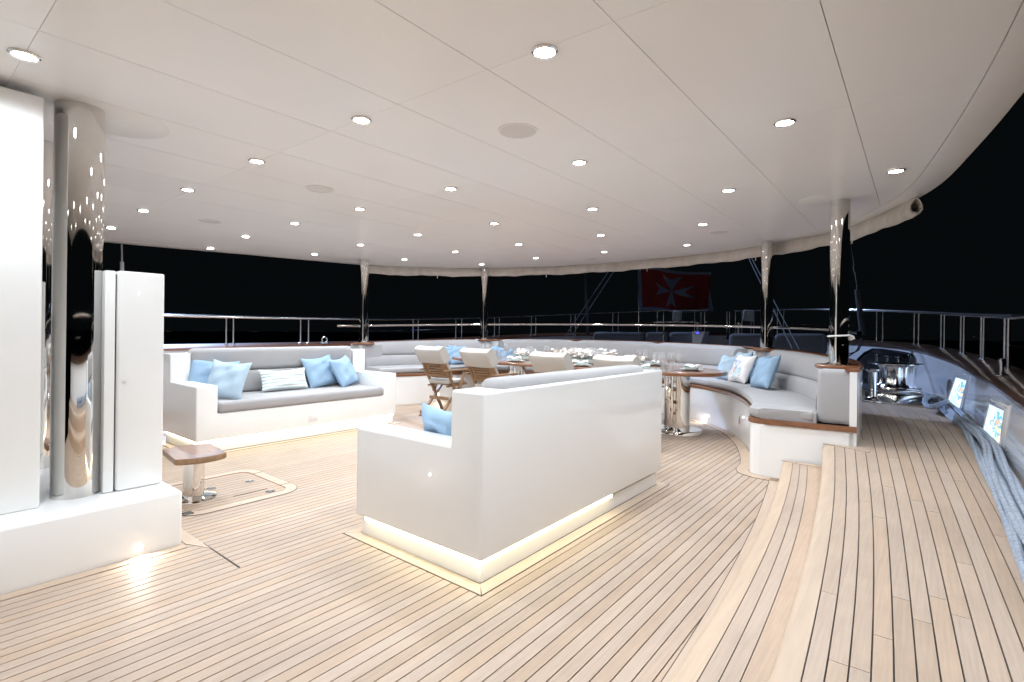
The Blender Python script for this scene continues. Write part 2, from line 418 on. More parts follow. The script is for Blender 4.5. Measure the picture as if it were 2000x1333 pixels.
# ------------------------------------------------------------------ main deck
n1 = lambda y: -.6075 + .04 * max(y, 1) - .0205 * max(y, 1) ** 2
n2 = lambda y: -.2645 - .006 * max(y, 1) - .0134 * max(y, 1) ** 2
def smoothtab(tab):
    pts = catmull([(a, b, 0) for a, b in tab], 6); return [(p.x, p.y) for p in pts]
deck = MB().add([(-8.3, -2.5, -.012 + sh(-8.3)), (-.3, -2.5, -.012 + sh(-.3)), (-.3, 9, -.012 + sh(-.3)), (-8.3, 9, -.012 + sh(-8.3))], [[0, 1, 2, 3]]).build('main_deck', M['caulk'])
deck['kind'] = 'structure'
pitch = .057; meshes = {}
i = 0; x = -.63
while x > -8.1:
    ycut = random.choice([-1.2, -.6, 5.2, 6.0, 6.6, 4.6]) + random.uniform(-.3, .3)
    if i % 23 == 11: ycut = random.uniform(1.2, 4)
    for (a, b) in ((-2.4, ycut - .0008), (ycut + .0008, 8.1)):
        key = (round(a, 2), round(b, 2))
        mb = MB().box(-.02615, a, -.02, .02615, b, 0)
        o = mb.build('plank', M['teak'], deck); o.location = (x, 0, sh(x))
    x -= pitch; i += 1

# curved margin board along the step, on the main deck, and its dark seam
def strip(path, w0, w1, z0, z1, zf=None):
    """flat strip between two offsets from a 2-D path"""
    a = offset(path, w0); b = offset(path, w1); zf = zf or (lambda x, y: 0); V = []; Fa = []
    for p, q in zip(a, b):
        V += [(p.x, p.y, z0 + zf(p.x, p.y)), (q.x, q.y, z0 + zf(q.x, q.y)), (q.x, q.y, z1 + zf(q.x, q.y)), (p.x, p.y, z1 + zf(p.x, p.y))]
    n = len(a)
    for i in range(n - 1):
        for k in range(4):
            Fa.append([4 * i + k, 4 * i + (k + 1) % 4, 4 * i + 4 + (k + 1) % 4, 4 * i + 4 + k])
    Fa += [[0, 1, 2, 3], [4 * n - 4 + k for k in (3, 2, 1, 0)]]
    return MB().add(V, Fa)
shf = lambda x, y: sh(x)
def seamed(path, w0, w1, h=.004, seam=.005, zf=shf, parent=deck, z=0, name='margin_board', ends=True):
    lo, hi = min(w0, w1), max(w0, w1)
    strip(path, lo - seam, hi + seam, z - .004, z + h - .0025, zf).build('caulk_seam', M['caulk'], parent)
    L = [0]
    strip(path, lo, hi, z - .003, z + h, zf).build(name, M['teakedge'], parent)
path_n1 = [Vector((n1(y) - .004, y)) for y in [(-2.4 + k * .2) for k in range(37)]]
seamed(path_n1, -.005, .085)

# steps and side deck
def slab_between(fa, fb, ys, z0, z1, name, m, parent=None):
    V = []; Fa = []
    for y in ys:
        V += [(fa(y), y, z0), (fb(y), y, z0), (fb(y), y, z1), (fa(y), y, z1)]
    n = len(ys)
    for i in range(n - 1):
        for k in range(4): Fa.append([4 * i + k, 4 * i + (k + 1) % 4, 4 * i + 4 + (k + 1) % 4, 4 * i + 4 + k])
    Fa += [[0, 1, 2, 3], [4 * n - 4 + k for k in (3, 2, 1, 0)]]
    o = MB().add(V, Fa, True).build(name, m, parent); return o
ys = [-2.4 + k * .15 for k in range(50)]
yst = [y for y in ys if y < 4.86]
step = slab_between(lambda y: n1(y) + .028, lambda y: n2(y) + .02, yst, -.05, .149, 'step', M['caulk']); step['kind'] = 'structure'
side = slab_between(lambda y: n2(y) + .028, lambda y: .52, yst, -.05, .322, 'side_deck', M['caulk']); side['kind'] = 'structure'
def nosing(f, w, z, ysx, parent, rise):
    """rounded nosing board plus riser, swept along the curve"""
    prof = [(0.004, -rise), (0.0, -.055), (0.002, -.03), (.010, -.012), (.024, -.002), (.04, 0), (None, 0), (None, -.02), (.03, -.02), (.02, -rise)]
    wf = w if callable(w) else (lambda y: w)
    rings = [[(f(y) + (wf(y) if a is None else a), y, z + b) for a, b in prof] for y in ysx]
    return MB().loft(rings).build('nosing_board', M['teakedge'], parent)
nosing(n1, .078, .155, yst, step, .165)
for k in range(3):
    a = .0815 + k * .052
    slab_between(lambda y: n1(y) + a, (lambda y: n1(y) + a + .0485) if k < 2 else (lambda y: n2(y) + .01), yst, .135, .155, 'plank', M['teak'], step)
# side deck planks: lines fan from the nosing to the bulwark
INN = smoothtab([(4.0, n2(4.0) + .078), (4.8, n2(4.8) + .088), (6.0, -.665), (7.3, -.85), (8.6, -1.15), (9.9, -1.7), (11, -2.5)])
FACE_PTS = [(.49, -2.5), (.49, 1), (.49, 4), (.49, 5.5), (.465, 6.5), (.40, 7.8), (.26, 9.0), (.03, 10.2), (-.35, 11.3), (-1.0, 12.4), (-1.9, 13.2), (-2.9, 13.6), (-3.85, 13.7)]
FACE = [(p.x, p.y) for p in catmull([(a, b, 0) for a, b in FACE_PTS], 5)]
face_x = lambda y: lerpc([(b, a) for a, b in FACE if True], y)
inn = lambda y: n2(y) + .078 if y < 4.0 else lerpc(INN, y)
nosing(n2, lambda y: max(.05, inn(y) - .002 - n2(y)), .33, yst, side, .19)
ysd = [-2.4 + k * .25 for k in range(54)]
ysd = [y for y in ysd if y <= 10.6]
under = slab_between(lambda y: max(inn(y) - .05, n2(y) + .03) if y < 4.95 else inn(y) - .3, lambda y: face_x(y) + .02, [y for y in ysd if y > 4.5], .28, .3225, 'side_deck_sublayer', M['caulk'], side)
NP = 15
for k in range(NP):
    cuts = sorted([random.uniform(.9, 2.2) + random.random() * .8, random.uniform(3, 5.2), random.uniform(6.2, 8.5)])
    if k == 0: cuts = [2.05, 4.4, 8]
    if k == 6: cuts = [1.62, 2.25, 3.5]
    segs = [-2.4] + cuts + [10.4]
    for a, b in zip(segs, segs[1:]):
        yy = [a + .0012 + (b - a - .0024) * j / max(2, int((b - a) / .35)) for j in range(max(2, int((b - a) / .35)) + 1)]
        if len(yy) < 2: continue
        fa = lambda y, k=k: inn(y) + (face_x(y) - inn(y)) * k / NP + .0022
        fb = lambda y, k=k: inn(y) + (face_x(y) - inn(y)) * (k + 1) / NP - .0022
        slab_between(fa, fb, yy, .31, .33, 'plank', M['teak'], side)
# aft working deck behind the seating (dark, lies a little lower)
MB().prism([(-8.1, 5.2), (-7.35, 5.2), (-6.9, 6.6), (-5.9, 7.8), (-3.8, 8.4), (-1.8, 7.9), (-.6, 6.6), (-.35, 5.2), (.0, 7), (.1, 9), (-.4, 11.2), (-1.9, 13.1), (-3.85, 13.6), (-5.8, 13.1), (-7.3, 11.2), (-8.0, 8.5)],
           .27, .318).build('aft_deck', M['dgrey'])['kind'] = 'structure'

# ------------------------------------------------------------------ deckhead (ceiling)
EDGE_PTS = [(.58, -3), (.52, 1), (.45, 2.4), (.37, 3.28), (.27, 4.07), (.13, 4.94), (-.08, 5.6), (-.33, 6.15), (-.66, 6.70), (-1.05, 7.08), (-1.6, 7.45), (-2.38, 7.85), (-3.22, 8.0),
            (-4.13, 8.03), (-5.0, 7.88), (-5.65, 7.6), (-6.39, 7.08), (-6.95, 6.45), (-7.35, 5.8), (-7.6, 5.1), (-7.85, 3.62), (-8.16, 1.87), (-8.3, 0), (-8.35, -3)]
EDGE = [Vector((p.x, p.y)) for p in catmull([(a, b, 0) for a, b in EDGE_PTS], 4)]
SEAM = offset(EDGE, .19)
ceiling = empty('ceiling'); ceiling['kind'] = 'structure'
poly_seam = [(p.x, p.y) for p in SEAM]
def clip_convex(poly, line, inset=.002):
    for a, b in zip(line, line[1:]):
        nx, ny = -(b.y - a.y), (b.x - a.x); L = math.hypot(nx, ny); nx /= L; ny /= L
        poly = clip(poly, lambda p: (p[0] - a.x) * nx + (p[1] - a.y) * ny - inset)
        if len(poly) < 3: return []
    return poly
xs = [.6] + [-.27 - .6175 * k for k in range(13)] + [-8.6]
yse = [-3.0, -2.2, -.89, .41, 1.70, 3.0, 4.31, 5.6, 6.9, 8.2]
zc = lambda x, y: ceil(x, y)
holes = []
for ia in range(len(xs) - 1):
    for ib in range(len(yse) - 1):
        g = .0017
        y0, y1 = yse[ib] + g * .5, yse[ib + 1] - g * .5
        poly = [(xs[ia + 1] + g, y0), (xs[ia] - g, y0), (xs[ia] - g, y1), (xs[ia + 1] + g, y1)]
        poly = clip_convex(poly, SEAM)
        if len(poly) < 3: continue
        MB().prism(poly, 0, .012, True, zc).build('ceiling_panel', M['ceil'], ceiling)
mbk = MB()
for ia in range(29):
    xa = .6 - ia * .31
    for ib in range(9):
        poly = clip_convex([(xa - .31, -3 + ib * 1.25), (xa, -3 + ib * 1.25), (xa, -1.75 + ib * 1.25), (xa - .31, -1.75 + ib * 1.25)], offset(EDGE, .05), 0)
        if len(poly) > 2: mbk.add([(x, y, zc(x, y) + .014) for x, y in poly], [list(range(len(poly)))])
mbk.build('joint_backing', M['back'], ceiling)
# margin and rounded outer lip
lip = [(.187, 0), (.02, 0), (.004, .006), (0, .02), (0, .10), (.03, .14), (.187, .14)]
rings = []
offs = [offset(EDGE, a) for a, b in lip]
for i in range(len(EDGE)):
    rings.append([(offs[k][i].x, offs[k][i].y, zc(offs[k][i].x, offs[k][i].y) + lip[k][1]) for k in range(len(lip))])
MB().loft(rings).build('ceiling_margin', M['ceil'], ceiling)

# ring covers round the pillars
def ring_cover(x, y, r):
    MB().lathe([(r, .004), (r, -.0004), (r - .003, -.0014), (.02, -.0014)], (x, y, ceil(x, y)), 40).build('cover_ring', M['ceil'], ceiling)
ring_cover(-3.62, .86, .27)
ring_cover(-.62, 5.08, .21)

# downlights
LIGHTS = [(48, 106), (1064, 99), (706, 233), (1533, 238), (1750, 333), (502, 314), (1132, 316.5), (880.5, 368), (367, 370), (1423, 371), (703, 407.5), (1157.5, 407.5),
          (280, 411), (217, 445), (576, 436), (965.5, 436), (1373, 437.5), (480, 462), (816, 458), (1173.5, 459), (411, 485), (704, 478), (889.5, 491.5), (1013.5, 477),
          (1342, 478), (614.5, 496.5), (790, 506.5), (1047, 503.5), (1180.5, 491.7), (941, 516)]
pos = [CE(*l) for l in LIGHTS]
proto = empty('ceiling_light', (0, 0, 0))
MB().lathe([(.041, -.001), (.043, -.005), (.049, -.006), (.054, -.001), (.054, .005), (.041, .005)], n=28, ring=True).build('bezel', M['steel'], proto)
MB().lathe([(0.0, -.0065), (.024, -.0055), (.036, -.0035), (.041, .001)][::-1], n=28).build('lens', M['lens'], proto)
l = lamp('light_source', 'SPOT', DOWNLIGHT_W, LAMP_COL, parent=proto)
l.location = (0, 0, -.012); l.data.spot_size = math.radians(165); l.data.spot_blend = .9; l.data.shadow_soft_size = .035
pos_all = [(p, True) for p in pos]
for yr, x0 in ((1.71, -.11), (.43, -.62), (-.83, -1.2), (-.83, 0.0), (-2.1, -1.8), (-2.1, -.6)):  # added fixtures out of view, continuing the grid; they light deck and bulwark
    pos_all.append(((x0, yr), False))
def where(p, seen):
    return p
names_done = set()
LBL = ['topmost at the left edge of the photo, beside the tall white wall', 'nearest one, above the white sofa corner at the top of the photo', 'left of the big round speaker grille',
 'right of the speaker grille, above the round table end', 'farthest right, by the end of the canvas roll', 'above the stool, second in the row from the left post', 'just right below the large speaker grille',
 'between the two round speaker grilles, centre', 'left of the small far speaker grille', 'right of centre, left of the thick right pillar top', 'lower right of the second speaker grille',
 'below the light beside the large grille', 'just right of the big steel column', 'touching the right edge of the big steel column', 'in the middle of the left half, below the second grille', 'exactly in the middle of the deckhead',
 'above the ensign, left of the second right pillar', 'left half, above the left sofa back', 'above the gap between the two aft pillars', 'above the flower arrangement, right of centre',
 'near the left deckhead edge above the railing', 'directly over the left aft pillar', 'second from the middle pillar, to its left', 'above the third dining chair', 'right of the ensign near the canvas roll',
 'at the left end of the canvas roll', 'between the two aft pillars near the canvas roll', 'right of the middle aft pillar', 'nearest the small slot vent by the canvas roll', 'smallest, right beside the middle aft pillar top']
FWD = ['just above the right side deck', 'above the step', 'left of the one nearest the edge', 'nearest the right deckhead edge', 'farthest forward in the middle', 'farthest forward by the side deck']
for i, (p, seen) in enumerate(pos_all):
    z = ceil(*p) - .0062
    t = proto if i == 0 else dup(proto)
    t.location = (p[0], p[1], z)
    tag(t, ('recessed ceiling light ' + LBL[i]) if seen else 'added unseen recessed ceiling light continuing the grid, ' + FWD[i - len(LIGHTS)], 'ceiling light', 'recessed ceiling lights in the white deckhead')

# speaker grilles
def grille(px, py, r, label):
    x, y = CE(px, py)
    t = empty('ceiling_speaker', (x, y, ceil(x, y) - .002), label=label, cat='speaker', group='round speaker grilles in the deckhead')
    MB().lathe([(r, .002), (r, -.003), (r - .008, -.004), (r - .012, -.002)], n=40, ring=True).build('rim', M['ceil'], t)
    MB().lathe([(r - .012, 0), (r - .02, -.002), (0.0, -.0035)], n=40).build('grille', M['bracket'], t)
grille(1012, 256, .118, 'large round grey speaker grille in the ceiling, right of centre')
grille(625, 370, .118, 'round grey speaker grille in the ceiling, left of centre')
grille(410, 433, .118, 'faint far speaker grille above the left railing')
grille(1405, 454, .118, 'faint far speaker grille left of the right pillars')
x, y = CE(1153, 506)
t = MB().box(-.09, -.012, -.006, .09, .012, .002).build('slot_vent', M['bracket']); t.location = (x, y, ceil(x, y) - .001)
tag(t, 'small grey slot vent in the ceiling near the canvas roll', 'vent')

# rolled canvas curtain under the deckhead edge
vp = [p for p in offset(EDGE, .055)]
seg = [p for p in vp if (p.y > 5.15)]
seg = resample([Vector((p.x, p.y, 0)) for p in seg], 70)
tear = [(0, 0), (-.022, -.03), (-.043, -.075), (-.045, -.11), (-.03, -.14), (0, -.152), (.03, -.14), (.045, -.11), (.043, -.075), (.022, -.03)]
def canvas_ring(p, nrm, k, s=1.0, j=0):
    zz = ceil(p.x, p.y)
    sag = .008 * math.sin(j * .9) + .006 * math.sin(j * 2.3)
    return [(p.x + nrm.x * a * s, p.y + nrm.y * a * s, zz + (b + .07) * s - .07 - (sag if b < -.05 else 0)) for a, b in tear]
rings = []
for i, p in enumerate(seg):
    t_ = (seg[min(i + 1, len(seg) - 1)] - seg[max(i - 1, 0)]).normalized(); nrm = Vector((-t_.y, t_.x, 0))
    rings.append(canvas_ring(p, nrm, i, 1, i))
cv = empty('canvas_roll', (0, 0, 0), label='long rolled up off-white canvas curtain hanging under the curved ceiling edge', cat='canvas curtain')
mb = MB().loft(rings, caps=False)
n0 = Vector((-(seg[1] - seg[0]).y, (seg[1] - seg[0]).x, 0)).normalized()
inner = []
for i in range(0, 14):
    p = seg[i]; t_ = (seg[i + 1] - seg[max(i - 1, 0)]).normalized(); nrm = Vector((-t_.y, t_.x, 0))
    inner.append(canvas_ring(p, nrm, i, .80, i))
mb.loft(inner, caps=False)
mb.loft([rings[0], inner[0]], caps=False); mb.loft([rings[-1], [Vector(v) * .5 + Vector(rings[-1][0]) * .5 for v in rings[-1]]], caps=False)
mb.build('canvas', M['canvas'], cv)
for k in (9, 20, 33, 46, 60):
    p = seg[k]; zz = ceil(p.x, p.y)
    MB().tube([(p.x, p.y, zz - .14), (p.x + .004, p.y, zz - .175), (p.x - .004, p.y + .006, zz - .19)], .006, 6).build('tie', M['napkin'], cv)

# ------------------------------------------------------------------ house side on the left: plinth, wall, columns, locker
pl = empty('plinth', (0, 0, 0), label='low white glossy plinth under the wall and steel columns, with one lit lamp', cat='plinth')
MB().box(-5.2, -2.6, .0, -3.18, 1.09, .31, .018, 3).build('body', M['gel'], pl)
MB().box(-5.1, -2.6, -.004, -3.170, 1.10, .0055).build('caulk_seam', M['caulk'], pl)
lx, ly, lz = atx(272, 1070, -3.18)
def courtesy(parent, loc, nrm, w=.6):
    n = Vector(nrm).normalized()
    q = n.to_track_quat('Z', 'Y').to_matrix().to_4x4()
    mb = MB().lathe([(.020, 0), (.020, .002), (.017, .003), (.016, .001)], n=20, ring=True); bm_ = mb.build('lamp_bezel', M['steel'], parent)
    m2 = MB().lathe([(.016, .0012), (0.0, .0018)], n=20).build('lamp_lens', M['lens'], parent)
    for o in (bm_, m2): o.matrix_local = Matrix.Translation(Vector(loc)) @ q
    l = lamp('courtesy_light', 'SPOT', w, (1, .93, .80), parent=parent); l.data.spot_size = math.radians(150); l.data.spot_blend = .6; l.data.shadow_soft_size = .012
    l.matrix_local = Matrix.Translation(Vector(loc) + n * .012) @ (-n - Vector((0, 0, -.35))).to_track_quat('Z', 'Y').to_matrix().to_4x4() if False else Matrix.Translation(Vector(loc) + n * .012) @ (-(n + Vector((0, 0, -.5)))).normalized().to_track_quat('-Z', 'Y').to_matrix().to_4x4() @ Matrix.Rotation(PI, 4, 'X')
courtesy(pl, (-3.179, ly, max(lz, .055)), (1, 0, 0), 3)
wl = empty('deckhouse_wall', (0, 0, 0), label='tall white glossy deckhouse wall at the left edge of the photo', cat='wall')
MB().box(-4.05, -2.6, .31, -3.40, .535, 2.345, .012, 3).build('panel', M['gel'], wl)
def column(x, y, r, z0, label, group=None, cat='column', collar=True):
    z1 = ceil(x, y) - .001
    t = empty('steel_column' if r > .09 else 'steel_pillar', (x, y, z0), label=label, cat=cat, group=group)
    L = z1 - z0
    MB().lathe([(r, 0), (r, L * .5), (r, L)], n=64).build('shaft', M['steel'], t)
    if collar: MB().lathe([(r + .03, 0), (r + .03, .004), (r + .012, .010), (r + .001, .016)], n=48).build('base_collar', M['steel'], t)
    return t
c1x, c1y = -3.545, .70
column(c1x, c1y, .107, .31, 'big polished steel column in front, beside the white locker', 'deckhouse columns', collar=False)
column(-4.42, .66, .107, .31, 'second big steel column, mostly hidden behind the front one', 'deckhouse columns', collar=False)
lk = empty('locker', (0, 0, 0), label='tall white locker cabinet with small round lock beside the big steel column', cat='locker')
MB().box(-3.95, .845, .313, -3.415, 1.065, 1.52, .012, 3).build('door_panel', M['gel'], lk); dpan = lk.children[-1]
MB().box(-3.93, .79, .313, -3.43, .838, 1.517, .006, 2).build('side_panel', M['gel'], lk)
MB().box(-3.92, .83, .314, -3.45, .85, 1.5).build('gap', M['caulk'], lk)
MB().tube([(-3.416, .875, .912), (-3.409, .875, .912)], .008, 14).build('lock', M['steel'], dpan)

# ------------------------------------------------------------------ sofas
def sofa_at(x0, x1, y0, y1, dirx, z, label, aw=.20, lay='R'):
    """L-shaped lounge sofa; back on the x0 side, open side x1"""
    t = empty('sofa', (0, 0, z), label=label, cat='sofa', group='white built-in sofas with grey cushions')
    s = 1 if x1 > x0 else -1
    def B(mb, a, c, zz0, b, d, zz1, r, seg=3):  # a,b = distance from the back
        xa, xb = x0 + s * a, x0 + s * b
        return mb.box(min(xa, xb), c, zz0, max(xa, xb), d, zz1, r, seg)
    W = abs(x1 - x0); H_ = .92
    B(MB(), .03, y0 + .03, 0, W - .03, y1 - .03, .1005, .002, 1).build('plinth_base', M['gel'], t)
    B(MB(), .024, y0 + .024, -.003, W - .024, y1 - .024, .004, 0).build('caulk_seam', M['caulk'], t)
    gx = [0, .045, .215, W]; gy = [y0, y0 + aw, y1 - aw, y1]; gz = [.12, .365, .637, H_]
    fill = lambda i, j, k: 0 <= i < 3 and 0 <= j < 3 and 0 <= k < 3 and (k == 0 or (j != 1 and (k == 1 or i < 2)) or i == 0)
    bm = bmesh.new(); vd = {}
    def vv(i, j, k):
        if (i, j, k) not in vd: vd[(i, j, k)] = bm.verts.new((x0 + s * gx[i], gy[j], gz[k]))
        return vd[(i, j, k)]
    for i in range(3):
        for j in range(3):
            for k in range(3):
                if not fill(i, j, k): continue
                for (di, dj, dk), cs in (((-1, 0, 0), ((0, 0, 0), (0, 1, 0), (0, 1, 1), (0, 0, 1))), ((1, 0, 0), ((1, 0, 0), (1, 1, 0), (1, 1, 1), (1, 0, 1))), ((0, -1, 0), ((0, 0, 0), (1, 0, 0), (1, 0, 1), (0, 0, 1))),
                        ((0, 1, 0), ((0, 1, 0), (1, 1, 0), (1, 1, 1), (0, 1, 1))), ((0, 0, -1), ((0, 0, 0), (1, 0, 0), (1, 1, 0), (0, 1, 0))), ((0, 0, 1), ((0, 0, 1), (1, 0, 1), (1, 1, 1), (0, 1, 1)))):
                    if not fill(i + di, j + dj, k + dk): bm.faces.new([vv(i + a, j + b, k + c) for a, b, c in cs])
    bmesh.ops.recalc_face_normals(bm, faces=bm.faces[:])
    bmesh.ops.dissolve_limit(bm, angle_limit=.01, verts=bm.verts[:], edges=bm.edges[:])
    bmesh.ops.bevel(bm, geom=bm.edges[:], offset=.015, segments=4, profile=.5, affect='EDGES')
    mbb = MB(); mbb.frombm(bm); mbb.build('body', M['gel'], t)
    # cushions
    c0, c1 = y0 + aw + .008, y1 - aw - .008
    B(MB(), .215, c0, .366, W + .012, c1, .475, .035, 4).build('seat_cushion', M['grey'], t)
    B(MB(), .05, c0, .476, .235, c1, .715, .035, 4).build('back_cushion', M['ribs'], t)
    B(MB(), .05, c0, .717, .225, c1, .965, .05, 4).build('back_cushion', M['ribs'], t)
    return t
sR = sofa_at(-1.60, -2.60, 1.80, 3.96, 1, 0, 'large white sofa in the foreground seen from behind, lit along its foot')
sL = sofa_at(-6.08, -5.20, 1.88, 4.19, -1, sh(-5.6), 'white sofa by the left railing with grey cushions and five pillows', aw=.19)
def led(parent, x0, y0, x1, y1, lx_, name='led_strip', d=.012):
    MB().box(x0, y0, .102, x1, y1, .1195).build(name, M['led'], parent)
# right sofa: along the near end and the long back as far as y 3.14
led(sR, -2.52, 1.810, -1.612, 1.826, 0)
led(sR, -1.628, 1.812, -1.610, 3.14, 0)
led(sR, -2.592, 1.95, -2.575, 3.80, 0)
# left sofa: long front and near end
led(sL, -5.228, 1.92, -5.210, 4.16, 0)
led(sL, -6.0, 1.890, -5.212, 1.906, 0)
# teak frames round the sofas
def frame(x0, y0, x1, y1, w, z=0):
    R0 = [(x0 - w, y0 - w), (x1 + w, y0 - w), (x1 + w, y1 + w), (x0 - w, y1 + w)]; R1 = [(x0, y0), (x1, y0), (x1, y1), (x0, y1)]
    for k in range(4):
        a, b, c, d = R0[k], R0[(k + 1) % 4], R1[(k + 1) % 4], R1[k]
        def shr(poly, e):
            cx = sum(p[0] for p in poly) / 4; cy = sum(p[1] for p in poly) / 4
            return poly
        MB().prism([a, b, c, d], -.003, .0015, True, shf).build('caulk_seam', M['caulk'], deck)
        g = .0035
        ex = Vector((b[0] - a[0], b[1] - a[1])).normalized()
        a2 = (a[0] + ex.x * g * 2.2, a[1] + ex.y * g * 2.2); b2 = (b[0] - ex.x * g * 2.2, b[1] - ex.y * g * 2.2)
        nn = Vector((d[0] - a[0], d[1] - a[1])); nx = Vector((-ex.y, ex.x))
        a2 = (a2[0] + nx.x * g, a2[1] + nx.y * g); b2 = (b2[0] + nx.x * g, b2[1] + nx.y * g)
        MB().prism([a2, b2, c, d], -.002, .004, True, shf).build('border_board', M['teakedge'], deck)
frame(-2.575, 1.825, -1.625, 3.935, .075)
frame(-6.05, 1.905, -5.225, 4.165, .07)
def outlet(parent, x, y, z, s, label=None):
    oc = MB().box(min(x, x + s * .004), y - .055, z - .035, max(x, x + s * .004), y + .055, z + .035, .002, 2).build('outlet_cover', M['plastic'], parent)
    MB().box(min(x, x + s * .006), y - .035, z - .02, max(x, x + s * .006), y + .035, z + .02, .002, 2).build('outlet_flap', M['bracket'], oc)
outlet(sL, -5.2, atx(612, 817, -5.2)[1], atx(612, 817, -5.2)[2] - sh(-5.6), 1)

# ------------------------------------------------------------------ curved bench
XC = -3.80
FR = [(-1.06, 4.79), (-1.14, 4.83), (-1.175, 4.93), (-1.20, 5.15), (-1.32, 5.58), (-1.53, 6.12), (-1.83, 6.66), (-2.22, 7.08), (-2.62, 7.34), (-3.2, 7.50), (-3.80, 7.55)]
WR = [(-.375, 4.88), (-.375, 4.95), (-.378, 5.05), (-.39, 5.35), (-.48, 5.82), (-.72, 6.38), (-1.05, 6.87), (-1.45, 7.25), (-2.05, 7.66), (-2.9, 7.98), (-3.80, 8.1)]
def dense(pts):
    p = catmull([(a, b, 0) for a, b in pts], 6); return [Vector((q.x, q.y)) for q in p]
Fh = dense(FR); Wh = dense(WR)
mir = lambda p: Vector((2 * XC - p.x, p.y))
FF = Fh + [mir(p) for p in reversed(Fh[:-1])]
WW = Wh + [mir(p) for p in reversed(Wh[:-1])]
NS = len(FF)
def capz(x, y): return .955 + .033 * (y - 5) - .008 * (x + .5)
def stn(i, ref, off, z, shear=True, zrel=None):
    a, b = FF[i], WW[i]; d = (b - a).normalized()
    p = (a + d * off) if ref == 'F' else (b - d * off)
    zz = (capz(p.x, p.y) + zrel) if zrel is not None else z + (sh(p.x) if shear else 0)
    return (p.x, p.y, zz)
def bench_loft(i0, i1, prof, name, m, parent, uv=False, caps=True):
    rings = [[stn(i, *pp) for pp in prof] for i in range(i0, i1 + 1)]
    return MB().loft(rings, caps=caps, uvscale=uv).build(name, m, parent)
bench = empty('curved_bench', (0, 0, 0), label='long curved white bench with grey upholstery wrapped round the dining table', cat='bench')
bench_loft(0, NS - 1, [('F', 0, -.02), ('F', 0, .445), ('W', .02, .445), ('W', .02, -.02)], 'seat_base', M['gel'], bench)
bench_loft(0, NS - 1, [('F', -.012, .452), ('F', -.016, .462), ('F', -.016, .482), ('F', -.010, .492), ('F', .06, .492), ('F', .06, .446), ('F', -.008, .446)], 'seat_trim', M['varnish'], bench)
bench_loft(0, NS - 1, [('W', .0, -.05), ('W', .0, 0, True, -.03), ('W', .05, 0, True, -.03), ('W', .05, -.05)], 'back_wall', M['gel'], bench)
bench_loft(0, NS - 1, [('W', -.02, 0, True, -.02), ('W', -.025, 0, True, -.012), ('W', -.02, 0, True, 0), ('W', .07, 0, True, 0), ('W', .085, 0, True, -.012), ('W', .07, 0, True, -.029), ('W', -.015, 0, True, -.029)], 'cap_rail', M['varnish'], bench)
# end trim board and the underside of the seat at the near end: short board across the end face
def end_board(i, z0, z1, d, name, m):
    a, b = FF[i], WW[i]; e = (b - a).normalized(); nn = Vector((e.y, -e.x))
    if nn.y > 0: nn = -nn
    q = [a + e * .03 + nn * 0, b - e * .0, b - e * .0 + nn * d, a + e * .03 + nn * d]
    MB().prism([(p.x, p.y) for p in q], z0 + sh(a.x), z1 + sh(a.x)).build(name, m, bench)
end_board(0, .446, .492, .014, 'seat_trim', M['varnish'])
# upholstered posts and wooden discs under the pillars
def near_station(x, y):
    return min(range(NS), key=lambda i: (WW[i] - Vector((x, y))).length)
PIL = [(-.53, 5.16, 'thick steel pillar at the near end of the curved bench'), (-1.51, 7.11, 'steel pillar just right of the ensign, behind the blue pillows'),
       (-6.25, 7.04, 'steel pillar in the middle of the aft bench back'), (-7.05, 5.00, 'steel pillar at the far left end of the bench, behind the left sofa')]
for i, (x, y, lb) in enumerate(PIL):
    cz = capz(x, y)
    column(x, y, .073, cz + .006, lb, 'steel pillars holding the deckhead', 'pillar')
    rr = .165 if i in (0, 3) else .15
    MB().lathe([(rr, -.032), (rr + .012, -.022), (rr + .012, -.008), (rr, .004), (.02, .004)], (x, y, cz), 40).build('pillar_pad', M['varnish'], bench)
    ni = near_station(x, y)
    if i in (1, 2):
        a, b = FF[ni], WW[ni]; c = Vector((x, y))
        MB().lathe([(rr - .02, -.5), (rr - .02, -.032)], (x, y, cz), 32).build('post_panel', M['ribs'], bench)
# end posts (upholstered panel, white edge)
MB().box(-.655, 4.885, .492, -.40, 5.36, .935, .04, 4).build('end_post', M['grey'], bench)
MB().box(-.408, 4.881, .40, -.3755, 5.36, .932, .006, 2).build('post_edge', M['gel'], bench)
MB().box(-7.22, 4.86, .55, -6.93, 5.3, 1.0, .04, 4).build('end_post', M['grey'], bench)
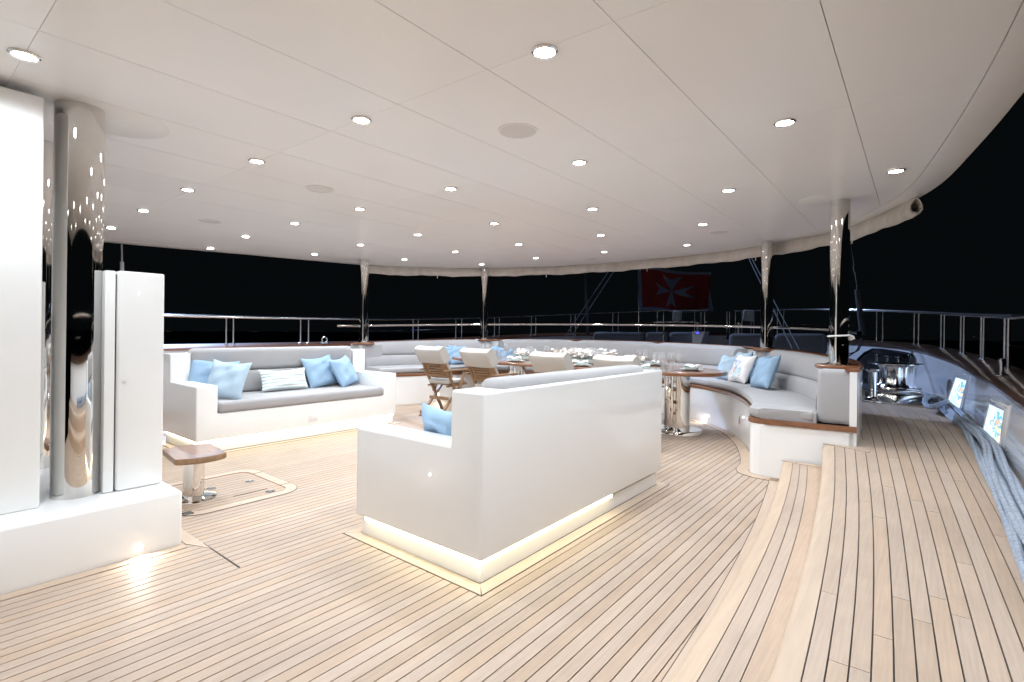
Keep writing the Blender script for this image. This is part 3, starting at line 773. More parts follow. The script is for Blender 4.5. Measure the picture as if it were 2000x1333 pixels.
# cushions in sections
def px_of(x, y, z):
    X = x * ca + y * sa; Y = -x * sa + y * ca; dx = FPX * X / Y; dy = (HOR - 666.5) + FPX * (EYE - z) / Y
    return 1000 + dx * cr - dy * sr
def st_px(px):   # first station (from the right end) whose back cushion falls on that column
    return min(range(8, NS - 8), key=lambda i: abs(px_of(WW[i].x, WW[i].y, .95) - px))
cuts = [13, st_px(1500), st_px(1298), st_px(1117), st_px(947), NS - 1 - 10]
back_prof = lambda: [('W', .055, .50), ('W', .25, .50), ('W', .30, .52), ('W', .315, .60), ('W', .31, .70), ('W', .285, .745), ('W', .265, .757), ('W', .28, .77), ('W', .285, .80),
    ('W', .27, 0, True, -.06), ('W', .235, 0, True, -.015), ('W', .19, 0, True, -.002), ('W', .10, 0, True, -.006), ('W', .075, 0, True, -.03)]
for k in range(len(cuts) - 1):
    a, b = cuts[k], cuts[k + 1]
    if k == 0: b -= 2
    if k == 1: a += 2
    if k == 3: b -= 2
    if k == 4: a += 2
    prof = back_prof(); n = b - a
    rings = []
    # rounded ends: shrink the first and last ring slightly
    for i in range(a, b + 1):
        pts = [stn(i, *pp) for pp in prof]
        e = min(i - a, b - i)
        if e == 0:
            c = Vector((0, 0, 0))
            for q in pts: c += Vector(q)
            c /= len(pts); pts = [tuple(c + (Vector(q) - c) * .90) for q in pts]
        rings.append(pts)
    if len(rings) > 2:
        # pull the end rings close to the cut with a small gap
        MB().loft(rings, uvscale=True).build('back_cushion', M['ribs'], bench)
sprof = [('F', .02, .494), ('F', -.004, .51), ('F', -.012, .54), ('F', -.002, .572), ('F', .03, .584), ('W', .30, .584), ('W', .28, .57), ('W', .28, .494)]
sc_ = [1, st_px(1455), st_px(1310), st_px(1117), st_px(985), NS - 10]
for a, b in zip(sc_, sc_[1:]):
    if b - a < 2: continue
    rings = [[stn(i, *pp) for pp in sprof] for i in range(a, b + 1)]
    a0 = rings[0]; a1 = rings[1]
    rings[0] = [tuple(Vector(p).lerp(Vector(q), .04)) for p, q in zip(a0, a1)]
    MB().loft(rings, uvscale=True).build('seat_cushion', M['grey'], bench)
# near-end seat cushion corner by the post
MB().box(-1.06, 4.835, .496, -.66, 5.12, .583, .03, 4).build('seat_cushion', M['grey'], bench)
# courtesy lamps and vent on the seat base
def front_pt(px, z, py=None):
    i = min(range(6, NS - 6), key=lambda i: abs(px_of(FF[i].x, FF[i].y, z) - px)); d = (FF[i] - WW[i]).normalized()
    return FF[i], d
for px, z, w in ((1382, .10, 2.5), (857, .13, 3)):
    if px > 1000:
        p, d = front_pt(px, z)
    else:
        cand = [i for i in range(NS // 2 + 8, NS - 6)]; i = min(cand, key=lambda i: abs(px_of(FF[i].x, FF[i].y, z) - px)); p, d = FF[i], (FF[i] - WW[i]).normalized()
    courtesy(bench, (p.x + d.x * .002, p.y + d.y * .002, z + sh(p.x)), (d.x, d.y, 0), w)
p, d = front_pt(1443, .2)
vz = hgt(1443, 820, p.x, p.y)
vent = MB().box(-.035, -.006, -.05, .035, .0, .05, .002).build('vent_plate', M['plastic'], bench)
vent.location = (p.x + d.x * .003, p.y + d.y * .003, vz); vent.rotation_euler = (0, 0, math.atan2(d.y, d.x) + PI / 2)
for k in range(5):
    s_ = MB().box(-.025, -.008, -.003, .025, -.004, .003).build('vent_slat', M['bracket'], vent)
    s_.location = (0, 0, -.03 + k * .014)
# margin board round the foot of the bench
FF2 = [Vector((-.87, 4.78)), Vector((-.97, 4.785))] + FF[:]
seamed(FF2, -.10 * -1, -.02 * -1) if False else seamed(FF2, .006, .105)

# stern grab rail above the cap
def grab(i0, i1, e0=0, label=''):
    return [(*(stn(i, 'W', .01, 0, True, .27)[:3]),) for i in range(i0, i1 + 1)]
gr = empty('grab_rail', (0, 0, 0), label='polished tube handrail above the bench back running between the pillars', cat='handrail')
iA, iB, iC, iD = near_station(-.53, 5.16), near_station(-1.51, 7.11), near_station(-6.25, 7.04), near_station(-7.05, 5.0)
for a, b in ((iA, iB), (iB, iC), (iC, iD)):
    MB().tube(grab(a, b), .019, 12).build('rail_tube', M['steel'], gr)
x0, y0, z0 = stn(iD, 'W', .01, 0, True, .27)
MB().tube([(x0, y0, z0), (x0 - .05, y0 - .35, z0 - .005)], .019, 12).build('rail_tube', M['steel'], gr)
for px in (1121, 1305):
    i = st_px(px); x, y, z = stn(i, 'W', .01, 0, True, 0)
    MB().tube([(x, y, z), (x, y, z + .26)], .014, 10).build('post', M['steel'], gr)

# ------------------------------------------------------------------ bulwark, cap rail, hull railing
CAPZ = [(-3, .80), (4, .84), (6.7, .865), (9, .95), (11, 1.04), (13.7, 1.12)]
def bulwark(side):
    pts = [Vector(p) for p in FACE]
    if side < 0: pts = [Vector((2 * -3.85 - p.x, p.y)) for p in pts]
    L = pts
    sg = 1 if side > 0 else -1
    offp = offset(pts, -.30 * sg); offi = offset(pts, .035 * sg); off1 = offset(pts, -.05 * sg)
    lab = ('pale blue-grey bulwark curving along the right side deck' if side > 0 else 'bulwark along the left side behind the left sofa')
    t = empty('bulwark', (0, 0, 0), label=lab, cat='bulwark', group='hull bulwarks')
    rings = []; rings2 = []; offc = offset(pts, .0)
    up = (lambda y: 0) if side > 0 else (lambda y: .09)
    for i, p in enumerate(pts):
        cz = lerpc(CAPZ, p.y) + up(p.y)
        rings.append([(p.x, p.y, -.2), (p.x, p.y, cz - .03), (off1[i].x, off1[i].y, cz - .03), (off1[i].x, off1[i].y, -.2)])
        a, b = offi[i], offp[i]
        rings2.append([(a.x, a.y, cz - .03), (a.x, a.y, cz - .008), (a.x * .97 + b.x * .03, a.y * .97 + b.y * .03, cz), (b.x, b.y, cz + .05), (b.x, b.y, cz + .02)])
    MB().loft(rings).build('face', M['bulw'], t)
    MB().loft(rings2).build('cap_rail', M['capdark'] if side > 0 else M['varnish'], t)
    return t, pts
bR, ptsR = bulwark(1)
bL, ptsL = bulwark(-1)
hullR = offset([Vector(p) for p in FACE], -.21)
hullL = [Vector((-7.7 - p.x, p.y)) for p in hullR]
def railz(y, left): return (lerpc([(-3, 1.33), (4, 1.36), (6.5, 1.40), (8, 1.46), (9.5, 1.53), (11.3, 1.64), (13.7, 1.82)], y) + (.03 if left else 0))
def hull_hit(px, pts, zguess, ylo=-9, yhi=99):
    best = None
    for a, b in zip(pts, pts[1:]):
        for k in range(10):
            q = a.lerp(b, k / 10)
            if not (ylo < q.y < yhi) or (-q.x * sa + q.y * ca) < .5: continue
            e = abs(px_of(q.x, q.y, zguess) - px)
            if best is None or e < best[0]: best = (e, q)
    return best[1]
railR = empty('hull_railing', (0, 0, 0), label='steel guard railing with paired stanchions along the right bulwark', cat='railing', group='hull guard railings')
railL = empty('hull_railing', (0, 0, 0), label='steel guard railing with paired stanchions along the left side and stern', cat='railing', group='hull guard railings')
def rail_run(pts, parent, left, y0=-2.2, xlim=None):
    q = [p for p in pts if p.y > y0]
    if xlim: q = [p for p in q if xlim(p)]
    MB().tube([(p.x, p.y, railz(p.y, left)) for p in q], .024, 12).build('top_rail', M['tubes'], parent)
    MB().tube([(p.x, p.y, railz(p.y, left) * .47 + (lerpc(CAPZ, p.y) + .04 + (.09 if left else 0)) * .53) for p in q], .005, 6).build('middle_wire', M['steel'], parent)
gateL = hull_hit(1376, hullL, 1.3, ylo=8); gateR = hull_hit(1424, hullL, 1.3, ylo=8)
allL = hullL + list(reversed(hullR))
def between(pts, pa, pb):
    ia = min(range(len(pts)), key=lambda i: (pts[i] - pa).length); ib = min(range(len(pts)), key=lambda i: (pts[i] - pb).length)
    return pts[min(ia, ib):max(ia, ib) + 1]
rail_run(between(hullL, hullL[0], gateL), railL, True)
rr_ = between(allL, hull_hit(1437, allL, 1.3, ylo=9), hullR[0]); rail_run(rr_, railR, False)
def stanch(q, parent, left, top=None):
    zb = lerpc(CAPZ, q.y) + .035 + (.09 if left else 0); zt = top or railz(q.y, left)
    t = MB().tube([(q.x, q.y, zb), (q.x, q.y, zt)], .0145, 10)
    t.lathe([(.034, 0), (.034, .006), (.016, .014)], (q.x, q.y, zb), 14)
    return t.build('stanchion', M['tubes'], parent)
for px in (438, 458, 587, 603, 719.8, 806, 817.6, 891, 901, 965.5, 974.5, 1037.5, 1047, 1114, 1124, 1197, 1208, 1284, 1295, 1357, 1369):
    stanch(hull_hit(px, hullL, 1.2), railL, True)
for px in (1437, 1449, 1467, 1472, 1518, 1531):
    stanch(hull_hit(px, allL, 1.3, ylo=9), railR, False)
for px in (1713, 1723.5, 1786, 1795, 1839, 1844.6, 1877.5, 1882.8, 1917, 1922, 1963, 1970):
    stanch(hull_hit(px, hullR, 1.1), railR, False)
for px in (1375.5, 1420, 1425):
    q = hull_hit(px, allL, 1.3, ylo=9); g = stanch(q, None, False, railz(q.y, False) - .02); g.name = 'gate_post'
    tag(g, {1375.5: 'slim steel gate post left of the dark stern opening', 1420: 'left one of the two close gate posts right of the stern opening', 1425: 'right one of the two close gate posts right of the stern opening'}[px], 'post', 'gate posts at the stern opening')

# port windows, hawse opening and rollers on the right bulwark
def on_face(px, py):
    best = None
    for a, b in zip(ptsR, ptsR[1:]):
        for k in range(12):
            q = a.lerp(b, k / 12)
            if q.y < 3 or q.y > 13: continue
            e = abs(px_of(q.x, q.y, .6) - px)
            if best is None or e < best[0]: best = (e, q, (b - a).normalized())
    q = best[1]; n = Vector((-best[2].y, best[2].x)); return q, n, hgt(px, py, q.x, q.y)
def port(c, label):   # c = four pixel corners TL TR BR BL of the glass
    qs = []; 
    for px, py in c:
        q, n, z = on_face(px, py); qs.append((q, n, z))
    t = empty('port_window', (0, 0, 0), label=label, cat='window', group='windows with painted reflections in the right bulwark')
    def quad(e, k, d):
        cx = sum(q[0].x for q in qs) / 4; cy = sum(q[0].y for q in qs) / 4; cz = sum(q[2] for q in qs) / 4; out = []
        for q, n, z in qs:
            v = Vector((q.x - cx, q.y - cy, z - cz)); v2 = v * (1 + e)
            out.append((cx + v2.x + n.x * d, cy + v2.y + n.y * d, cz + v2.z))
        return out
    f0, f1, f2 = quad(.34, 0, .001), quad(.30, 0, .012), quad(.0, 0, .012); f3 = quad(-.02, 0, .004)
    V = f0 + f1 + f2 + f3; Fa = []
    for r in range(3):
        for k in range(4): Fa.append([r * 4 + k, r * 4 + (k + 1) % 4, r * 4 + 4 + (k + 1) % 4, r * 4 + 4 + k])
    frm = MB().add(V, Fa).build('frame', M['bulw'], t)
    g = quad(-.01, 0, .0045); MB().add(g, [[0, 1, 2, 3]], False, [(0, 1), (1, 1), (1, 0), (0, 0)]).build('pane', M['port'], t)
    for k in range(4):
        q = Vector(quad(.17, 0, .013)[k]); n = qs[k][1]
        MB().tube([q, q + Vector((n.x, n.y, 0)) * .004], .006, 8).build('screw', M['satin'], frm)
port([(1868, 737), (1890, 744), (1877, 800), (1853, 782)], 'farther small window, reflections painted in, low in the right bulwark')
port([(1934, 789), (1965, 803), (1955, 884), (1921, 847)], 'nearer window, reflections painted in, low in the right bulwark, above the ropes')
hp = [(1681, 715), (1683, 702), (1695, 690), (1712, 682.5), (1730, 683), (1760, 687), (1784, 691.5), (1787.5, 697), (1787, 728), (1681, 740)]
hv = [on_face(*p) for p in hp]
t = empty('fairlead', (0, 0, 0), label='black framed mooring fairlead with chrome rollers in the bulwark behind the winch', cat='fairlead')
n_ = hv[5][1]
V = [(q.x + n.x * .02, q.y + n.y * .02, z) for q, n, z in hv] + [(q.x + n.x * .06, q.y + n.y * .06, z) for q, n, z in hv]
nn = len(hv)
MB().add(V, [[nn + k for k in range(nn)]] + [[k, (k + 1) % nn, nn + (k + 1) % nn, nn + k] for k in range(nn)]).build('black_plate', M['dark'], t)
loop = [Vector((q.x + n.x * .07, q.y + n.y * .07, z)) for q, n, z in hv]
MB().tube(loop, .018, 10).build('frame', M['dark'], t)
for px, py in ((1729, 697), (1751, 700), (1772, 702)):
    q, n, z = on_face(px, py); b = Vector((q.x + n.x * .13, q.y + n.y * .13, z))
    MB().lathe([(.05, -.22), (.05, -.19), (.026, -.17), (.026, .0), (.05, .02), (.05, .04), (0.02, .05)], b, 20).build('roller', M['steel'], t)

# mooring winch
wx, wy = -.235, 8.60
t = empty('mooring_winch', (wx, wy, .33), label='big chrome mooring capstan standing on the right side deck', cat='winch')
MB().lathe([(.335, 0), (.335, .11), (.325, .125), (.30, .13)], n=56).build('base_drum', M['winch'], t)
MB().lathe([(.30, .13), (.318, .145), (.318, .165), (.29, .175), (.305, .19), (.30, .205), (.255, .21)], n=56).build('base_ring', M['winch'], t)
MB().lathe([(.255, .20), (.235, .23), (.215, .26), (.212, .46), (.225, .485), (.27, .50)], n=96, flutes=12, fd=.045).build('fluted_drum', M['winch'], t)
MB().lathe([(.26, .495), (.30, .507), (.305, .517), (.29, .525), (.0, .535)], n=56).build('top_flange', M['winch'], t)
t = empty('bollard', (-.47, 8.35, .33), label='small chrome roller bollard left of the mooring capstan', cat='bollard')
MB().lathe([(.12, 0), (.12, .03), (.07, .05), (.055, .08), (.055, .40), (.085, .42), (.09, .44), (.0, .45)], n=28).build('drum', M['winch'], t)
MB().lathe([(.16, -.005), (.16, .012), (.12, .02)], n=28).build('foot_plate', M['satin'], t)

# ropes along the bulwark
def rope(pts, r, label, n=3):
    t = empty('mooring_rope', (0, 0, 0), label=label, cat='rope', group='thick mooring ropes along the bulwark')
    P_ = resample([v for v in catmull(pts, 8)], 150)
    for s in range(n):
        V = []
        for i, p in enumerate(P_):
            a = i * .10 + s * 2 * PI / n; tt = (P_[min(i + 1, 149)] - P_[max(i - 1, 0)]).normalized(); sd = Vector((-tt.y, tt.x, 0)).normalized()
            V.append(p + sd * math.cos(a) * r * .5 + Vector((0, 0, 1)) * math.sin(a) * r * .5)
        MB().tube(V, r * .56, 8).build('strand', M['rope'], t)
random.seed(3)
RY = [9.3, 8.4, 7.4, 6.4, 5.4, 4.4, 3.4, 2.4, 1.4, 0]
ri = [(9.3, .02), (8.4, .16), (7.4, .25), (6.4, .33), (5.4, .36), (4.4, .34), (3.4, .33), (2.4, .32), (0, .32)]
def rline(o, z, w=.02, ph=0):
    return [(min(lerpc([(a, b) for a, b in reversed(ri)], y) + o + w * math.sin(y * 2.1 + ph), face_x(y) - .03), y, z + .008 * math.sin(y * 3 + ph)) for y in RY]
rope(rline(.005, .357, .012, 0), .026, 'innermost thick grey-blue mooring rope, nearest the planks')
rope(rline(.058, .357, .010, 1.2), .026, 'second mooring rope from the planks on the side deck')
rope(rline(.105, .36, .010, 2.4), .026, 'mooring rope lying against the foot of the bulwark')
rope(rline(.032, .40, .014, 3.1), .026, 'mooring rope lying on top of the two inner ropes')
rope(rline(.088, .402, .012, 4.0), .026, 'topmost mooring rope close to the bulwark')
eye = [P(1868 - 40 + 22 * math.cos(a), 788 + 9 * math.sin(a), .42) for a in [k * .5 for k in range(13)]]
t = empty('mooring_rope', (0, 0, 0), label='spliced eye loop of mooring rope beside the capstan', cat='rope', group='thick mooring ropes along the bulwark')
MB().tube([(a, b, .44 + .02 * math.sin(k)) for k, (a, b) in enumerate(eye)], .028, 10).build('eye_splice', M['rope'], t)

# small fittings
q = hull_hit(1998, hullR, .95); z = lerpc(CAPZ, q.y) + .02
t = empty('cleat', (q.x - .12, q.y + .08, z), label='polished horn cleat on the right cap rail at the photo edge', cat='cleat')
MB().lathe([(.05, 0), (.05, .008), (.018, .02), (.016, .06), (.026, .13), (.024, .15), (.0, .157)], n=20).build('horn', M['winch'], t)
xx, yy, zz = atx(634, 668, -8.25)
t = empty('fairlead_ring', (-8.25, yy, lerpc(CAPZ, yy) + .11), label='small steel ring fitting on the left cap rail behind the sofa', cat='ring')
MB().tube([(0, -.05 * math.cos(a), .07 + .05 * math.sin(a)) for a in [k * 2 * PI / 16 for k in range(17)]], .014, 8).build('ring', M['winch'], t)
MB().box(-.04, -.08, 0, .04, .08, .03, .008).build('foot', M['winch'], t)
# rope knot on the right pillar and hanging cables
px_, py_ = -.53, 5.16
t = empty('tied_line', (px_, py_, 1.19), label='white line tied in a knot round the near bench pillar', cat='line')
MB().tube([(.079 * math.cos(a), .079 * math.sin(a), .004 * a) for a in [k * .4 for k in range(17)]], .0075, 7).build('wraps', M['napkin'], t)
kn = [(.6 * a, .6 * b, .6 * c) for a, b, c in [(.135, -.02, 0), (.12, .0, .02), (.15, .01, .03), (.17, .03, .005), (.14, .03, -.02), (.11, .02, .0), (.15, .03, .02), (.18, .02, -.01)]]
MB().tube(catmull(kn, 5), .0095, 7).build('knot', M['napkin'], t)
t = empty('hanging_cable', (0, 0, 0), label='pair of thin black cables drooping behind the near bench pillar', cat='cable')
for k in range(2):
    A_ = Vector(aty(1681 + k * 3, 662, 9.4)); B_ = Vector(aty(1656, 697 - k * 5, 8.6)); C_ = Vector(aty(1674 + k * 3, 684, 9.0))
    MB().tube(catmull([A_, C_, B_], 6), .009, 6).build('cable', M['cable'], t)

# sun pads on the aft deck
def sunpad(pxs, y, top_py, label):
    t = empty('sun_pad', (0, 0, 0), label=label, cat='sun pad', group='dark sun pads on the aft deck')
    for a, b in zip(pxs, pxs[1:]):
        xa, _, za = aty(a, top_py, y); xb, _, zb = aty(b, top_py, y)
        zt = (za + zb) / 2
        MB().box(xa + .015, y - .12, zt - .38, xb - .015, y + .12, zt, .09, 5).build('back_cushion', M['pad'], t)
        MB().box(xa + .01, y - 1.3, zt - .62, xb - .01, y + .1, zt - .40, .05, 3).build('seat_cushion', M['pad'], t)
    xa = aty(pxs[0], top_py, y)[0]; xb = aty(pxs[-1], top_py, y)[0]
    MB().box(xa - .02, y - 1.32, .318, xb + .02, y + .14, zt - .62, .02).build('base', M['dgrey'], t)
    return t, xb, zt
_, xb_, zt_ = sunpad((1161, 1262, 1308, 1368), 10.9, 649, 'row of dark grey sun pads aft of the table, below the ensign')
sunpad((1424, 1512, 1618), 10.6, 652, 'dark grey sun pads right of the stern gate, behind the right pillars')
t = empty('side_console', (0, 0, 0), label='small blue-grey console with glowing blue display at the end of the sun pads', cat='console')
x0 = aty(1357, 650, 10.7)[0]; z0 = aty(1357, 648, 10.7)[2]
MB().add([(x0, 10.6, z0 - .45), (x0 + .10, 10.6, z0 - .45), (x0 + .24, 10.6, z0), (x0 - .02, 10.6, z0), (x0, 10.9, z0 - .45), (x0 + .10, 10.9, z0 - .45), (x0 + .24, 10.9, z0), (x0 - .02, 10.9, z0)],
         [[0, 1, 2, 3], [4, 5, 6, 7], [0, 1, 5, 4], [1, 2, 6, 5], [2, 3, 7, 6], [3, 0, 4, 7]]).build('housing', M['bulw'], t)
dx_, _, dz_ = aty(1363, 650.5, 10.585)
MB().box(dx_ - .045, 10.585, dz_ - .022, dx_ + .045, 10.599, dz_ + .022, .004).build('display', M['dark'], t)
SEGS = {'3': 'abgcd', '6': 'afgcde', '8': 'abcdefg'}
for k, ch in enumerate('88'):
    ox = dx_ - .03 + k * .034; w, h = .020, .028
    for s_ in SEGS[ch]:
        r_ = {'a': (0, h / 2, 1), 'g': (0, 0, 1), 'd': (0, -h / 2, 1), 'b': (w / 2, h / 4, 0), 'c': (w / 2, -h / 4, 0), 'f': (-w / 2, h / 4, 0), 'e': (-w / 2, -h / 4, 0)}[s_]
        sx, sz = (w / 2, .0025) if r_[2] else (.0025, h / 4)
        MB().box(ox + w / 2 + r_[0] - sx, 10.582, dz_ + r_[1] - sz, ox + w / 2 + r_[0] + sx, 10.586, dz_ + r_[1] + sz).build('digit_segment', M['bluelight'], t)

# stern staff, stays, ensign, aerials
def staff(name, pts, r, label, cat, m='rig', extra=None):
    t = empty(name, (0, 0, 0), label=label, cat=cat)
    MB().tube(pts, r, 8, radii=extra).build('spar', M[m], t); return t
a = Vector(aty(1149, 655, 11.5)); b = Vector(aty(1143, 528, 11.5)); m_ = Vector(aty(1145.5, 590, 11.5)); m3 = Vector(aty(1144, 553, 11.5))
staff('aerial_staff', [a, m_, m3, b, b + (b - a) * .4], .03, 'thin grey aerial staff rising beside the crossed stays', 'aerial', 'rig', [.042, .035, .02, .010, .008])
for k, (p0, p1, lb) in enumerate((((1104, 658), (1190, 529), 'left stay wire slanting up behind the table centre'), ((1118, 655), (1205, 522), 'right stay wire slanting up behind the table centre'))):
    A_ = Vector(aty(*p0, 10.5)); B_ = Vector(aty(*p1, 12.0)); tt = staff('stay_wire', [A_, B_, B_ + (B_ - A_) * .5], .010, lb, 'stay', 'rig'); tt['group'] = 'stern stay wires'
for k, (p0, p1, lb) in enumerate((((1548, 682), (1463, 505), 'left of the two thin stay wires crossing the second right pillar'), ((1562, 684), (1466, 500), 'right of the two thin stay wires crossing the second right pillar'))):
    A_ = Vector(aty(*p0, 9.0)); B_ = Vector(aty(*p1, 11.0)); tt = staff('stay_wire', [A_, B_, B_ + (B_ - A_) * .5], .010, lb, 'stay', 'rig'); tt['group'] = 'stern stay wires'
t = empty('hydraulic_backstay', (0, 0, 0), label='backstay with thick hydraulic ram just right of the near bench pillar', cat='backstay')
A_ = Vector(aty(1685, 655, 10.8)); B_ = Vector(aty(1675, 566, 10.8)); C_ = Vector(aty(1662, 470, 10.8)); D_ = C_ + (C_ - B_) * .6
MB().tube([A_, B_], .045, 14).build('ram', M['rig'], t); MB().tube([B_, C_, D_], .012, 8).build('rod', M['satin'], t)
MB().tube([Vector(aty(1668, 520, 10.8)), Vector(aty(1669.5, 533, 10.8))], .028, 10).build('turnbuckle', M['satin'], t)
a = Vector(atx(239, 560, -8.1)); b = Vector(atx(238, 470, -8.1)); c = Vector(atx(238.5, 512, -8.1))
t = empty('whip_aerial', (0, 0, 0), label='thin white whip aerial rising behind the tall white locker', cat='aerial')
MB().tube([a - (b - a) * .6, a, c], .022, 10).build('base', M['antenna'], t); MB().tube([c, b, b + (b - a) * .5], .009, 8).build('whip', M['antenna'], t)
# ensign
yF = 14.0
TL = Vector(aty(1245, 527 - 6, yF)); BL = Vector(aty(1249, 607, yF)); TR = Vector(aty(1387, 533, yF + 1.0)); BR = Vector(aty(1383, 609, yF + 1.0))
t = empty('ensign', (0, 0, 0), label='red flag with white eight-pointed cross and white border, flying at the stern', cat='flag')
V = []; UV = []; Fa = []; NX, NY = 36, 18
for j in range(NY + 1):
    for i in range(NX + 1):
        u, v = i / NX, j / NY; p = BL.lerp(BR, u).lerp(TL.lerp(TR, u), v)
        w = .22 * u * math.sin(u * 8 + v * 1.6) + .09 * u * math.sin(u * 19 - v * 4)
        V.append((p.x + w * .4, p.y + w, p.z + .03 * math.sin(u * 8) - .02 * u)); UV.append((u, v))
for j in range(NY):
    for i in range(NX):
        a_ = j * (NX + 1) + i; Fa.append([a_, a_ + 1, a_ + NX + 2, a_ + NX + 1])
MB().add(V, Fa, True, UV).build('cloth', M['flag'], t)
MB().tube([BL + Vector((-.02, 0, -1.0)), BL + Vector((-.02, 0, 0)), TL + Vector((-.02, 0, .5))], .018, 8).build('staff', M['satin'], t)
# white panels hung on the stern rail
for px, py, y, lb in ((1323, 618, 13.2, 'white square board hung on the stern railing left of the gate'), (1462, 617, 13.0, 'white square board hung on the stern railing right of the gate')):
    x, _, z = aty(px, py, y)
    o = MB().box(-.12, -.03, -.13, .12, .03, .13, .03, 3).build('rail_board', M['plastic']); o.location = (x, y, z); o.rotation_euler = (0, math.radians(5), 0)
    tag(o, lb, 'board', 'white boards on the stern railing')
for px, py, y, lb in ((1363, 638, 12.9, 'small grey bollard left of the stern gate'), (1443, 638, 12.9, 'small grey bollard right of the stern gate')):
    x, _, z = aty(px, py, y)
    o = MB().lathe([(.05, -.6), (.05, .05), (.06, .06), (.06, .09), (.0, .10)], n=16).build('stern_bollard', M['satin']); o.location = (x, y, z); tag(o, lb, 'bollard', 'bollards by the stern gate')

# ------------------------------------------------------------------ dining table
TX, TY, TZ = -3.85, 6.15, .77
tb = empty('dining_table', (TX, TY, sh(TX)), label='long oval varnished teak dining table on polished steel pedestals', cat='table')
def superell(a, b, n, k=72):
    out = []
    for i in range(k):
        t_ = 2 * PI * i / k; c, s_ = math.cos(t_), math.sin(t_)
        out.append((math.copysign(abs(c) ** (2 / n), c) * a, math.copysign(abs(s_) ** (2 / n), s_) * b))
    return out
A2, B2 = 2.12, .72
slope = lambda x, y: -.008 * x
top = superell(A2, B2, 2.6); inner_ = superell(A2 - .07, B2 - .07, 2.6)
rings = []
for e, z_ in ((.03, TZ - .045), (.004, TZ - .040), (0, TZ - .02), (.006, TZ - .004), (.012, TZ)):
    rings.append([(x, y, z_ + slope(x, y)) for x, y in superell(A2 - e, B2 - e, 2.6)])
MB().loft(rings).build('table_edge', M['varnish'], tb)
MB().prism(superell(A2 - .013, B2 - .013, 2.6), TZ - .01, TZ + .0012, True, slope).build('table_top', M['vtop'], tb)
for xx in (-2.30 - TX, -4.78 - TX):
    MB().lathe([(.135, .03), (.135, TZ - .045)], (xx, 0, slope(xx, 0)), 48, sx=1.15).build('pedestal', M['steel'], tb)
    MB().lathe([(.27, .0), (.27, .045), (.262, .055), (.14, .06)], (xx, 0, slope(xx, 0)), 48, sx=1.1).build('foot_plate', M['steel'], tb)

# ------------------------------------------------------------------ dining chairs
def chair_proto():
    t = empty('dining_chair', (0, 0, 0))
    W2 = .205
    for s in (-1, 1):
        MB().beam((s * W2, -.235, .93), (s * W2, .27, .02), .026, .045, up=(1, 0, 0), r=.004).build('back_post', M['chair'], t)
        MB().beam((s * (W2 - .03), .26, .47), (s * (W2 - .03), -.22, .0), .024, .042, up=(1, 0, 0), r=.004).build('leg', M['chair'], t)
        MB().beam((s * (W2 + .028), -.14, .655), (s * (W2 + .028), .30, .675), .055, .022, up=(0, 0, 1), r=.006).build('armrest', M['chair'], t) if False else \
        MB().box(s * (W2 + .028) - .03, -.16, .655, s * (W2 + .028) + .03, .32, .677, .006).build('armrest', M['chair'], t)
        MB().beam((s * (W2 + .028), .25, .655), (s * (W2 + .028), .10, .33), .022, .05, up=(1, 0, 0), r=.004).build('arm_support', M['chair'], t)
        MB().beam((s * (W2 - .03), -.06, .435), (s * (W2 - .03), .34, .455), .024, .04, up=(1, 0, 0), r=.004).build('seat_rail', M['chair'], t)
    for y_, z_ in ((-.215, .025), (-.03, .22)):
        MB().beam((-W2 + .03, y_, z_ + .04), (W2 - .03, y_, z_ + .04), .022, .045, up=(0, 0, 1), r=.003).build('stretcher', M['chair'], t)
    MB().beam((-W2, -.043, .585), (W2, -.043, .585), .024, .05, up=(0, -.55, .83), r=.003).build('back_rail', M['chair'], t)
    MB().beam((-W2, -.21, .885), (W2, -.21, .885), .024, .05, up=(0, -.55, .83), r=.003).build('back_rail', M['chair'], t)
    for s in (-1, 1):
        MB().beam((s * .15, -.052, .60), (s * .15, -.203, .873), .014, .045, up=(1, 0, 0), r=.002).build('back_stile', M['chair'], t)
    for k in range(7):
        f = (k + .5) / 7; y_ = -.055 - f * .145; z_ = .605 + f * .262
        MB().beam((-.135, y_, z_), (.135, y_, z_), .010, .030, up=(0, -.55, .83), r=.002).build('slat', M['chair'], t)
    for k in range(6):
        MB().box(-W2 + .03, -.03 + k * .06, .45, W2 - .03, .015 + k * .06, .462).build('seat_slat', M['chair'], t)
    MB().box(-.195, -.05, .463, .195, .33, .525, .025, 4).build('seat_cushion', M['cover'], t)
    rot = Matrix.Translation((0, .0, .52)) @ Matrix.Rotation(math.atan2(.505, .91), 4, 'X')
    MB().box(-.195, .02, 0, .195, .085, .50, .028, 4, rot).build('back_cushion', M['cover'], t)
    # cover hooded over the top of the back
    mb = MB(); rot = Matrix.Translation((0, -.008, .53)) @ Matrix.Rotation(math.atan2(.505, .91), 4, 'X')
    prof = [(-.036, .285), (-.042, .36), (-.043, .48), (-.028, .515), (.03, .525), (.075, .515), (.093, .49), (.094, .285)]
    rings = []
    for i in range(9):
        f = i / 8; x_ = -.238 + .476 * f; e = 1 if 0 < i < 8 else .97
        sag = -.014 * math.sin(f * PI) + .003 * math.sin(f * 11)
        rings.append([tuple(rot @ Vector((x_, a * e + (.006 * math.sin(f * 9 + b * 20)), b + (sag if b > .4 else 0)))) for a, b in prof])
    mb.loft(rings, closed=True).build('hooded_cover', M['cover'], t)
    return t
ch = chair_proto()
CH = [(-5.22, 4.98, .05, 'leftmost teak dining chair with off-white hooded back cover, seen whole'), (-4.35, 4.98, .0, 'second dining chair from the left, back cover above the sofa corner'),
      (-3.24, 4.98, -.03, 'third dining chair from the left, in front of the long flower arrangement'), (-2.40, 4.97, -.10, 'rightmost dining chair, only its back cover showing above the sofa')]
